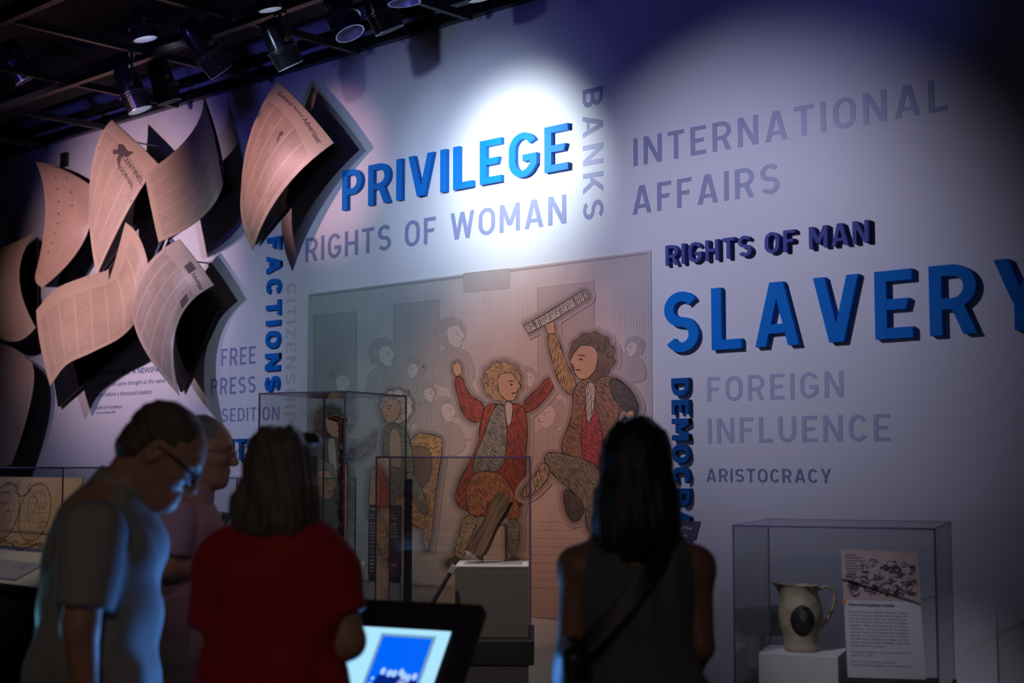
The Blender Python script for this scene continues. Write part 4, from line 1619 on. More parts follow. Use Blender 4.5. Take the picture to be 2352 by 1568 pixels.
_bp = _n.new('ShaderNodeBump'); _bp.inputs['Strength'].default_value = .7; _bp.inputs['Distance'].default_value = .01
_l.new(_nz.outputs['Fac'], _bp.inputs['Height']); _l.new(_bp.outputs['Normal'], _n['Principled BSDF'].inputs['Normal'])
_n['Principled BSDF'].inputs['Roughness'].default_value = .55
fa, fb = K(1090, 1284, 5.84), K(1158, 1145, 5.90)
fa.z = max(fa.z, zb2 + .034)
ax = (fb - fa); fl = ax.length; ax.normalize()
sx = (RGT - ax * RGT.dot(ax)).normalized(); sy = ax.cross(sx).normalized()
fr = bpy.data.objects.new('wooden_fragment', None); C.objects.link(fr)
fr.matrix_basis = Matrix(((sx.x, sy.x, ax.x, fa.x), (sx.y, sy.y, ax.y, fa.y), (sx.z, sy.z, ax.z, fa.z), (0, 0, 0, 1)))
_lc, _rt, _sc2 = fr.matrix_basis.decompose()
fr.location, fr.rotation_mode = _lc, 'XYZ'; fr.rotation_euler = _rt.to_euler()
tag(fr, 'split brown wooden fragment leaning in a clear cradle on the tall block', 'artifact')
mb = MB()
rnd = random.Random(3)
nk, nl = 22, 14
vs = []
for i in range(nl + 1):
    t_ = i / nl
    for k in range(nk):
        a = 2 * math.pi * k / nk
        c, s = math.cos(a), math.sin(a)
        rx = (.036 + .003 * math.sin(t_ * 9)) * (abs(c) ** .35 * (1 if c > 0 else -1))
        ry = .026 * (abs(s) ** .35 * (1 if s > 0 else -1))
        j = 1 + .06 * math.sin(5 * a + 1.3) + .05 * math.sin(11 * a + t_ * 3)
        zz = t_ * fl + (.016 * math.sin(3 * a + 1) + rnd.uniform(-.006, .010) if i == nl else 0)
        vs.append(fa + sx * rx * j + sy * ry * j + ax * zz)
fs = [(i * nk + k, i * nk + (k + 1) % nk, (i + 1) * nk + (k + 1) % nk, (i + 1) * nk + k) for i in range(nl) for k in range(nk)]
fs += [tuple(range(nk))[::-1], tuple(range(nl * nk, (nl + 1) * nk))]
mb.add(vs, fs)
mb.build('timber', M_WOOD, fr, smooth=60)
mb = MB()
o = fa - sx * .040 - sy * .032 - ax * .004
mb.box(o, sx * .080, sy * .060, ax * .003)
mb.box(o, sx * .003, sy * .060, ax * .022)
mb.box(o + sx * .077, sx * .003, sy * .060, ax * .022)
mb.build('cradle', acrylic('acrylic_cradle', (.93, .94, .95)), fr)
mb = MB()
pt = K(1158, 1205, 5.93); pbm = K(1163, 1290, 5.93)
mb.tube([(pbm.x, pbm.y, zb2 + .005), (pbm.x, pbm.y, pt.z), pt - RGT * .02 + FWD * .002], .0055, 10)
mb.lathe([(.001, -.008), (.008, -.004), (.008, .004), (.001, .008)], (pbm.x - .012, pbm.y, pt.z), RGT, 12)
mb.build('support_post', M_STEEL, fr, smooth=True)
# dark slim upright and a slanting rod with a white tip in the same case
up0 = K(956, 1100, 5.86)
mb = MB(); mb.box(Vector((up0.x, up0.y, ZD2 + .001)) - L2 * -.016 - A2 * .012, L2 * .032, A2 * .024, UP * (up0.z - ZD2 - .001))
tag(mb.build('upright_post', M_NAVY, None, bevel=.002), 'slim dark upright bar left of the tall block in the middle showcase', 'post')
r0, r1 = K(1042, 1302, 5.665), K(985, 1400, 5.665)
rr = (r1 - r0).normalized()
r2 = r0 + rr * ((r0.z - ZD2 - .012) / -rr.z)
rod = thing('slanted_rod', 'thin slanting rod with a white tip leaning before the tall block', 'rod', (r2.x, r2.y, ZD2))
mb = MB(); mb.tube([r0, r2], .0085, 10); mb.build('shaft', M_STEEL, rod, smooth=True)
mb = MB(); mb.cbox(r0 + rr * .01, rr * .035, rr.cross(FWD).normalized() * .024, FWD * .022); mb.build('tip', M_WHITE, rod, bevel=.002)

# ---- tall case with the walking stick
L3, A3 = axes(27.0)
n3 = K(793, 897, 6.0)
ZD3 = .92
vitrine('tall acrylic showcase behind the person in red, around the knotted walking stick', n3, L3, A3, .45, .50, n3.z, ZD3, .09, .04)
M_CANE = mat('cane_dark_wood', (0.055, 0.022, 0.014), rough=0.22, spec=0.6, var=(30, .5))
ct, cb = K(785, 962, 6.15), K(786, 1420, 6.15)
cane = thing('walking_stick', 'dark knotted walking stick with a crook handle standing in the tall showcase', 'walking stick', (cb.x, cb.y, ZD3))
zt_ = ct.z - .012
mb = MB()
pts, rad = [], []
n = 46
for i in range(n + 1):
    t_ = i / n
    z = ZD3 + .004 + (zt_ - ZD3 - .004) * t_
    wob = .003 * math.sin(i * .9) + .002 * math.sin(i * 2.3)
    pts.append(Vector((ct.x, ct.y, z)) + RGT * wob + FWD * .002 * math.sin(i * 1.4))
    rad.append(.0085 + .003 * t_ + (.005 if i % 4 == 1 and i < n - 5 else 0) + .0012 * math.sin(i * 1.9))
mb.tube(pts, rad, 12)
for i in range(1, n - 5, 4):
    sd = 1 if (i // 4) % 2 else -1
    mb.tube([pts[i], pts[i] + RGT * sd * .015 + UP * .004], [.006, .003], 8)
mb.build('shaft', M_CANE, cane, smooth=80)
mb = MB()
h0 = Vector((ct.x, ct.y, zt_))
mb.tube([h0 + UP * -.10, h0 + UP * -.02, h0 + UP * .006 - RGT * .004, h0 + UP * .016 - RGT * .030, h0 + UP * .020 - RGT * .058], [.0125, .0150, .0150, .0125, .0105], 12)
mb.tube([h0 + UP * .004, h0 + UP * .006 + RGT * .024], [.011, .008], 10)
mb.build('handle', mat('cane_handle_wood', (0.085, 0.030, 0.016), rough=0.2, spec=.6), cane, smooth=80)
mb = MB(); mb.lathe([(.0165, -.012), (.0165, .010)], h0 - UP * .108, UP, 16); mb.build('collar', M_STEEL, cane, smooth=True)
# thin wooden upright behind it
s0 = K(795.5, 1067, 6.27)
mb = MB(); mb.tube([(s0.x, s0.y, ZD3 + .001), (s0.x, s0.y, s0.z)], .0055, 10)
tag(mb.build('wooden_dowel', mat('dowel_wood', (0.50, 0.29, 0.15), rough=.5), None, smooth=True), 'thin pale wooden dowel standing behind the knotted walking stick', 'dowel')
# sloping white label
w0, w1, w2, w3 = K(800, 1352, 6.16), K(822, 1352, 6.16), K(838, 1288, 6.24), K(803, 1287, 6.24)
lab = thing('case_label', 'small white sloping label at the foot of the walking stick', 'label', ((w0.x + w1.x) / 2, (w0.y + w1.y) / 2, ZD3))
dn = (w1 - w0).cross(w3 - w0).normalized()
if dn.dot(CAM - w0) < 0:
    dn = -dn
mb = MB(); mb.prism([w0, w1, w2, w3], -dn * .006); mb.build('board', M_CARD, lab)
mb = MB(); mb.tube([(w0 + w2) / 2 - dn * .006, Vector(((w0 + w2).x / 2, (w0 + w2).y / 2 + .02, ZD3 + .002))], .005, 8); mb.build('prop', M_STEEL, lab)
mb = MB(); lx = (w2 - w3).normalized()
print_lines(mb, [('and, a', .03, .034, .004, .02, 0), ('between', .025, .024, .004, .03, 0), ('1793', .03, .014, .004, .015, 0)], w0 + (w3 - w0) * .35 + dn * .0004, lx, (w3 - w0).normalized(), dn * .0004)
mb.build('label_text', M_CARDINK, lab)

# ---- navy text panel on a stand behind the tall case
g0, g1 = K(845, 1318, 6.80), K(918, 1326, 6.70)
gt = K(845, 1158, 6.80).z
gx = Vector((g1.x - g0.x, g1.y - g0.y, 0)); gw = gx.length; gx.normalize()
gn = gx.cross(UP)
if gn.dot(CAM - g0) < 0:
    gn = -gn
st = thing('info_stand', 'navy text panel with white lettering on a pale stand behind the tall showcase', 'sign', (g0.x + gx.x * gw / 2, g0.y + gx.y * gw / 2, 0))
gb = g0.z
mb = MB(); mb.box(Vector((g0.x, g0.y, gb)), gx * gw, -gn * .016, UP * (gt - gb)); mb.build('panel', M_NAVY, st, bevel=.001)
mb = MB(); mb.box(Vector((g0.x, g0.y, gb - .034)) + gx * .003 - gn * .002, gx * (gw - .006), -gn * .012, UP * .034); mb.build('lower_strip', M_DECK, st)
mb = MB(); mb.box(Vector((g0.x, g0.y, 0)) + gx * .003 - gn * .003, gx * (gw - .006), -gn * .012, UP * (gb - .034)); mb.build('stand', M_PLINTH, st)
mb = MB(); mb.box(Vector((g0.x, g0.y, gt - .024)) - gx * .003, gx * .006, gn * .0015, UP * .024); mb.build('tab', M_ORANGE, st)
gh = gt - gb
rows = [('A Revolutionary Atlantic', .925, .6, .03), None, ('How should new nations', .84, .92, 0), ('for equality, in the Atlantic world?', .795, 1.0, 0), None,
        ('The American Revolution had impact', .72, .98, 0), ('on people around the world. The', .677, .96, 0), ('new United States, as of the 1770s', .634, 1.02, 0),
        ('and 1800s, also led Americans', .591, 1.0, 0), ('to think about the meaning of their', .548, 1.04, 0), ('own nation.', .505, .36, 0),
        ('1789-1799 France', .445, .55, 0), ('1791-1804 Haiti', .385, .52, 0), ('1792 Freetown,', .33, .48, 0), ('African Americans', .295, .56, 0), ('1798 Irish Rebellion', .24, .6, 0),
        ('1800 Gabriel\'s conspiracy', .185, .75, 0), ('1809-1813 Tecumseh\'s Territory', .135, .98, 0), ('1811 German Coast', .085, .6, 0), ('1811-1821 Wars', .035, .55, 0)]
mb = MB()
print_lines(mb, [(r[0], .010, r[1] * gh, .0088, r[2] * gw * .86, .012 + r[3]) for r in rows if r], Vector((g0.x, g0.y, gb)) + gn * .0004, gx, UP, gn * .0006)
mb.build('panel_text', M_SIGNWHITE, st)

# ---- map case at the far left
XV = Vector((1, 0, 0))
L4, A4 = Vector((-1, 0, 0)), Vector((0, 1, 0))
n4 = K(145, 1073, 7.6)
ZD4 = K(40, 1357, 7.6).z
vitrine('long acrylic showcase at the far left, around the old map', n4, L4, A4, 2.6, .62, n4.z, ZD4, .035, .03, plinth_m=M_DECK)
yf = n4.y
# sloped white support
mb = MB()
xr, xl = n4.x - .04, n4.x - 2.5
d_top = W(80, 1270, -(yf + .34))
sl = [Vector((xr, yf + .03, ZD4 + .001)), Vector((xr, yf + .34, d_top.z)), Vector((xr, yf + .46, d_top.z)), Vector((xr, yf + .46, ZD4 + .001))]
mb.prism(sl, Vector((xl - xr, 0, 0)))
tag(mb.build('display_wedge', M_WHITE, None), 'long white sloping support under the old map', 'display block')
md = -(yf + .36)
m0, m1, m2, m3 = W(-160, 1265, md), W(161, 1265, md), W(166, 1097, md - .07), W(-160, 1097, md - .07)
m0.z = m1.z = max(m1.z, d_top.z + .003)
m3.z = m2.z
m3.x, m0.x = m0.x, m0.x
ux = XV; uy = (m2 - m1); mh = uy.length; uy.normalize(); mw = m1.x - m0.x
mn = ux.cross(uy)
if mn.y > 0:
    mn = -mn
om = thing('old_map', 'tan antique map of two hemispheres propped in the far left showcase', 'map', ((m0.x + m1.x) / 2, m0.y, m0.z))
mq = lambda u, v, k=0: Vector((m0.x, m0.y, m0.z)) + ux * u + Vector((0, m2.y - m1.y, m2.z - m1.z)) * v + mn * k
mb = MB(); mb.prism([mq(0, 0), mq(mw, 0), mq(mw, 1), mq(0, 1)], -mn * .008)
mb.build('sheet', mat('map_paper', (.62, .42, .24), rough=.75, var=(6, .14)), om)
mb = MB()
rnd = random.Random(11)
fm = lambda u, v: mq(u, v / mh, .0008)


def px2map(x, y):
    p = W(x, y, md - .03)
    return p.x - m0.x, (p.z - m0.z)


mb2 = mb
cx_, cy_ = px2map(78, 1172)
er, et = px2map(128, 1172)[0] - cx_, px2map(78, 1127)[1] - cy_
R_ = (er + et) / 2
for c2x in (cx_, cx_ - 2.02 * R_):
    for rr_ in (R_, R_ * .95):
        stroke(mb, [(c2x + rr_ * math.cos(2 * math.pi * k / 60), cy_ + rr_ * math.sin(2 * math.pi * k / 60)) for k in range(61)], fm, .0016)
    for f_ in (-.6, -.3, 0, .3, .6):
        stroke(mb, [(c2x + f_ * R_ * .95 * math.cos(math.radians(a)), cy_ + R_ * .95 * math.sin(math.radians(a))) for a in range(-90, 91, 12)], fm, .0006)
        stroke(mb, [(c2x + R_ * .95 * math.cos(math.radians(a)), cy_ + f_ * R_ * .95 + .1 * R_ * f_ * math.sin(math.radians(a))) for a in range(0, 181, 12)], fm, .0006)
    for k in range(60):
        a0 = 2 * math.pi * k / 60
        stroke(mb, [(c2x + R_ * .96 * math.cos(a0), cy_ + R_ * .96 * math.sin(a0)), (c2x + R_ * math.cos(a0), cy_ + R_ * math.sin(a0))], fm, .001)
    lands = [[(-.55, .35), (-.42, .52), (-.1, .50), (.02, .38), (-.02, .2), (-.12, .0), (-.2, -.28), (-.32, -.35), (-.38, -.1), (-.5, .05)],
             [(-.35, .58), (-.1, .75), (.3, .72), (.65, .45), (.7, .2), (.5, .12), (.4, .3), (.25, .05), (.1, .32), (0, .52)],
             [(.45, -.3), (.7, -.25), (.75, -.48), (.5, -.55)]] if c2x == cx_ else \
            [[(-.5, .6), (.1, .7), (.3, .45), (.05, .2), (-.2, .3), (-.45, .35)], [(.1, .05), (.4, .0), (.5, -.2), (.25, -.6), (.1, -.3)]]
    for pl_ in lands:
        pp = smooth_outline([(c2x + R_ * (x + rnd.uniform(-.03, .03)), cy_ + R_ * y) for x, y in pl_], 1)
        pp = [(x + rnd.uniform(-.004, .004), y + rnd.uniform(-.004, .004)) for x, y in pp]
        stroke(mb, pp + [pp[0]], fm, .0016)
        for k in range(14):
            x, y = rnd.choice(pp)
            x += rnd.uniform(-.02, .02); y += rnd.uniform(-.02, .02)
            stroke(mb, [(x, y), (x + rnd.uniform(.004, .012), y + rnd.uniform(-.004, .004))], fm, .001)
# cartouche, laurels, garland
tx, ty = px2map(43, 1118)
for sgn in (-1, 1):
    stroke(mb, [(tx + sgn * a * .10 * R_ * 4.5, ty - .04 + .03 * a * a) for a in (0, .3, .6, .9, 1.1)], fm, .003)
    for k in range(26):
        x, y = tx + sgn * R_ * (.42 + rnd.uniform(-.16, .16)), ty + rnd.uniform(-.01, .045)
        stroke(mb, [(x, y), (x + rnd.uniform(-.01, .01), y + rnd.uniform(.002, .01))], fm, .0022)
for k in range(40):
    a = k / 39
    x, y = cx_ - 1.1 * R_ + a * 2.2 * R_, cy_ - 1.15 * R_ - .10 * R_ * math.sin(a * math.pi * 2)
    stroke(mb, [(x, y), (x + .012, y + rnd.choice((-.012, .012)))], fm, .003)
    x, y = cx_ - 3.2 * R_ + a * 4.3 * R_, .018 + .008 * math.sin(k)
    stroke(mb, [(x, y), (x + .016, y + rnd.choice((-.010, .012)))], fm, .0035)
mb.build('map_lines', mat('map_ink', (.085, .05, .03), rough=.8), om)
# label slab on the slope
tl = (sl[1] - sl[0]).normalized()
sn = Vector((0, -tl.z, tl.y))
q0 = W(-60, 1340, -(yf + .08)); q1 = W(44, 1340, -(yf + .08))
o = Vector((q0.x, yf + .06, ZD4 + (d_top.z - ZD4) * (.03 / .31))) + sn * .001
lb = thing('case_label', 'grey text slab on the sloping support before the old map', 'label', (o.x, o.y, o.z))
mb = MB(); mb.box(o, XV * (q1.x - q0.x), tl * .19, sn * .014); mb.build('slab', mat('slab_blue_grey', (.44, .46, .60), rough=.6), lb, bevel=.003)
mb = MB()
print_lines(mb, [(s, (q1.x - q0.x) - .22, .155 - k * .017, .007, .17 - .02 * (k % 2), .01) for k, s in enumerate(['the world known to the founders', 'was drawn upon such sheets', 'and sold in every port, from', 'London to Philadelphia'])], o + sn * .0144, XV, tl, sn * .0004)
mb.build('label_text', M_CARDINK, lb)

# ---- low case between the men and the person in red
yk = -1.25
k0, k1 = W(370, 1098, 1.25), W(640, 1098, 1.25)
vitrine('low glass showcase with teal edges between the man in pink and the person in red', k1, L4, A4, k1.x - k0.x, .50, k1.z, .93, .06, .03, top_edge=M_TEAL)
p0, p1, p2, p3 = W(486, 1228, 1.12), W(506, 1228, 1.12), W(531, 1178, 1.02), W(486, 1172, 1.02)
rp_ = thing('label_rest', 'dark grey sloping rest carrying a white cord loop in the low showcase', 'label', ((p0.x + p1.x) / 2, p0.y, .93))
dn = (p1 - p0).cross(p3 - p0).normalized()
if dn.dot(CAM - p0) < 0:
    dn = -dn
mb = MB(); mb.prism([p0, p1, p2, p3], -dn * .012); mb.build('board', mat('rest_grey', (.09, .09, .10), rough=.6), rp_)
mb = MB(); c_ = (p0 + p2) / 2 - dn * .012; mb.tube([c_, (c_.x, c_.y, .932)], .01, 8); mb.build('prop', M_STEEL, rp_)
lc = W(502, 1190, 1.06) + dn * .012
lx_ = XV; ly_ = dn.cross(XV).normalized()
if ly_.z < 0:
    ly_ = -ly_
mb = MB(); mb.tube([lc - ly_ * .05 - lx_ * .018, lc - lx_ * .016, lc - lx_ * .008 + ly_ * .026, lc + lx_ * .016 + ly_ * .026, lc + lx_ * .022, lc + lx_ * .004 - ly_ * .022, lc - lx_ * .016 - ly_ * .018], .005, 8)
tag(mb.build('cord_loop', M_WHITE, None, smooth=80), 'white cord loop lying on the dark sloping rest', 'cord')

# ---- small violet sign right of the long-haired person
v0_, v1_ = K(1560, 1238, 6.35), K(1597, 1240, 6.30)
v2_, v3_ = K(1608, 1197, 6.32), K(1566, 1195, 6.37)
vs_ = thing('lectern_sign', 'small violet sign with white words beside the long-haired person', 'sign', (v0_.x, v0_.y, 0))
dn = (v1_ - v0_).cross(v3_ - v0_).normalized()
if dn.dot(CAM - v0_) < 0:
    dn = -dn
ext = v0_ + (v0_ - v1_) * 2.0; ext3 = v3_ + (v3_ - v2_) * 2.0
mb = MB(); mb.prism([ext, v1_, v2_, ext3], -dn * .01); mb.build('board', mat('sign_violet', (.115, .075, .15), rough=.6), vs_)
mb = MB(); c_ = (ext + v2_) / 2 - dn * .01; mb.tube([c_, (c_.x, c_.y, 0)], .014, 10); mb.lathe([(.13, 0), (.13, .012), (.02, .02)], (c_.x, c_.y, 0), UP, 24); mb.build('stand', M_DECK, vs_)
mb = MB(); gx_ = (v1_ - v0_).normalized(); print_lines(mb, [('The', .0, .045, .016, .06, .02), ('in', .018, .012, .014, .02, .02)], v0_ + dn * .0006, gx_, (v3_ - v0_).normalized(), dn * .0006)
mb.build('sign_text', M_SIGNWHITE, vs_)


# ================================================================== TOUCH SCREEN KIOSK
ku = (RGT - FWD * .49).normalized()                 # to the right along the panel
kh = (-RGT * .49 - FWD).normalized()                # down the slope, horizontal part (towards the visitors)
kv = (kh * math.cos(math.radians(52)) - UP * math.sin(math.radians(52))).normalized()
kn = kv.cross(ku).normalized()
if kn.dot(CAM - K(1000, 1450, 4.2)) < 0:
    kn = -kn
KTR = K(1110, 1385, 4.2)


def onk(px, py):
    a, b = ray(px, py)
    d = FWD + RGT * a + UP * b
    t = (KTR - CAM).dot(kn) / d.dot(kn)
    r = CAM + d * t - KTR
    return r.dot(ku), r.dot(kv)


kp = lambda u, v, k=0: KTR + ku * u + kv * v + kn * k
M_KPANEL = mat('kiosk_maroon_black', (0.030, 0.014, 0.020), rough=0.5)
M_KEDGE = mat('kiosk_edge_grey', (0.035, 0.036, 0.042), rough=0.5)
uS0, vS0 = onk(842, 1441)
uS1, vS1 = onk(1037, 1450)
vS0 = (vS0 + vS1) / 2
uL = onk(758, 1366)[0]
uS0 = onk(775, 1500)[0]
HT = .62
SH = .40
cen = kp(uL / 2, HT / 2)
ko = thing('touch_kiosk', 'dark slanted touch screen kiosk with a lit picture, before the person in red', 'kiosk', (cen.x, cen.y, 0))
mb = MB(); mb.prism([kp(uL, 0), kp(0, 0), kp(0, HT), kp(uL, HT)], -kn * .05); mb.build('slanted_panel', M_KPANEL, ko, bevel=.012)
mb = MB()
q = [kp(uL * .85, .05, -.052), kp(uL * .15, .05, -.052), kp(uL * .15, HT * .9, -.052), kp(uL * .85, HT * .9, -.052)]
bz = [Vector((p.x, p.y, 0)) for p in q]
mb.add(q + bz, [(0, 1, 2, 3), (7, 6, 5, 4), (0, 4, 5, 1), (1, 5, 6, 2), (2, 6, 7, 3), (3, 7, 4, 0)])
mb.build('pedestal', M_KEDGE, ko)


def glow(name, col, s):
    return mat(name, (0.02, 0.02, 0.02), rough=.25, emit=(col, s))


G_BG = glow('screen_pale_cyan', (0.42, 0.80, 1.0), 1.0)
G_BLUE = glow('screen_blue', (0.0, 0.13, 0.95), 1.0)
G_FRAME = glow('screen_frame_grey', (0.16, 0.34, 0.55), 1.0)
G_DARK = glow('screen_navy', (0.0, 0.015, 0.20), 1.0)
G_PALE = glow('screen_pale_blue', (0.38, 0.62, 0.95), 1.0)
G_MAUVE = glow('screen_mauve', (0.22, 0.24, 0.62), 1.0)
mb = MB(); mb.prism([kp(uS0, vS0, .0005), kp(uS1, vS0, .0005), kp(uS1, vS0 + SH, .0005), kp(uS0, vS0 + SH, .0005)], kn * .003)
scr = mb.build('screen', G_BG, ko)
a0, b0 = onk(878, 1455); a1, b1 = onk(1004, 1463)
b0 = (b0 + b1) / 2
mb = MB(); mb.prism([kp(a0, b0, .004), kp(a1, b0, .004), kp(a1, b0 + .33, .004), kp(a0, b0 + .33, .004)], kn * .0006); mb.build('picture_frame', G_FRAME, scr)
e = .010
mb = MB(); mb.prism([kp(a0 + e, b0 + e, .005), kp(a1 - e, b0 + e, .005), kp(a1 - e, b0 + .33 - e, .005), kp(a0 + e, b0 + .33 - e, .005)], kn * .0006); mb.build('picture', G_BLUE, scr)
# a plain group of standing people in the picture
mb = MB()
pw = a1 - a0


def disc(mb, u, v, ru, rv, k, mi, n=14):
    mb.add([kp(u + ru * math.cos(2 * math.pi * j / n), v + rv * math.sin(2 * math.pi * j / n), k) for j in range(n)], [tuple(range(n))], mi)


for j, (u, v) in enumerate([(.26, .125), (.40, .13), (.50, .13), (.63, .125), (.70, .135), (.80, .14), (.92, .135)]):
    uu, vv = a0 + pw * (.06 + u * .88), b0 + v
    disc(mb, uu, vv + .055, .020, .050, .0058 + j * .00005, 2 if j in (4, 5) else 0)
    disc(mb, uu, vv, .0085, .012, .0064, 1)
for u, v, r in ((.10, .15, .005), (.08, .17, .006), (.12, .21, .010), (.5, .18, .008), (.72, .17, .012), (.42, .20, .006)):
    disc(mb, a0 + pw * (.06 + u * .88), b0 + v, r, r * 1.2, .0066, 1)
mb.build('pictured_group', [G_DARK, G_PALE, G_MAUVE], scr)
al = bpy.data.lights.new('screen_light', 'AREA')
al.shape = 'RECTANGLE'; al.size = .22; al.size_y = .34; al.energy = 7.0; al.color = (0.10, 0.34, 1.0); al.spread = math.radians(170)
ao = bpy.data.objects.new('screen_light', al); C.objects.link(ao)
ao.location = kp((uS0 + uS1) / 2, vS0 + SH / 2, .012)
ao.rotation_euler = (-kn).to_track_quat('Z', 'Y').to_euler() if False else kn.to_track_quat('-Z', 'Y').to_euler()


# ================================================================== VISITORS
def surface_nets(Fv, xs, ys, zs):
    """closed surface of the zero level of a field sampled on a rectilinear grid"""
    S = Fv < 0
    nx, ny, nz = S.shape
    c = [S[i:nx - 1 + i, j:ny - 1 + j, k:nz - 1 + k] for i in (0, 1) for j in (0, 1) for k in (0, 1)]
    anyc = np.zeros_like(c[0]); allc = np.ones_like(c[0])
    for q in c:
        anyc |= q
        allc &= q
    act = np.argwhere(anyc & ~allc)
    idx = -np.ones(anyc.shape, dtype=np.int64)
    idx[act[:, 0], act[:, 1], act[:, 2]] = np.arange(len(act))
    P = np.zeros((len(act), 3)); n = np.zeros(len(act))
    corners = [(i, j, k) for i in (0, 1) for j in (0, 1) for k in (0, 1)]
    ax = (xs, ys, zs)
    for a in range(8):
        for d in range(3):
            if corners[a][d] == 1:
                continue
            b = list(corners[a]); b[d] = 1
            ia = act + np.array(corners[a]); ib = act + np.array(b)
            fa = Fv[ia[:, 0], ia[:, 1], ia[:, 2]]; fb = Fv[ib[:, 0], ib[:, 1], ib[:, 2]]
            m = (fa < 0) != (fb < 0)
            t = np.where(m, fa / np.where(np.abs(fa - fb) < 1e-12, 1, fa - fb), 0)
            pa = np.stack([ax[q][ia[:, q]] for q in range(3)], 1); pb = np.stack([ax[q][ib[:, q]] for q in range(3)], 1)
            P += np.where(m[:, None], pa + (pb - pa) * t[:, None], 0)
            n += m
    P /= n[:, None]
    faces = []
    for d in range(3):
        sl0 = [slice(None)] * 3; sl1 = [slice(None)] * 3
        sl0[d] = slice(0, -1); sl1[d] = slice(1, None)
        ch = np.argwhere(S[tuple(sl0)] != S[tuple(sl1)])
        e1, e2 = [q for q in range(3) if q != d]
        ok = (ch[:, e1] > 0) & (ch[:, e2] > 0) & (ch[:, e1] < S.shape[e1] - 1) & (ch[:, e2] < S.shape[e2] - 1)
        ch = ch[ok]
        def cell(o1, o2):
            q = ch.copy(); q[:, e1] += o1; q[:, e2] += o2
            return idx[q[:, 0], q[:, 1], q[:, 2]]
        quad = np.stack([cell(-1, -1), cell(0, -1), cell(0, 0), cell(-1, 0)], 1)
        inside = S[ch[:, 0], ch[:, 1], ch[:, 2]]
        flip = inside if d != 1 else ~inside
        quad[~flip] = quad[~flip][:, ::-1]
        faces.append(quad)
    return P, np.concatenate(faces)


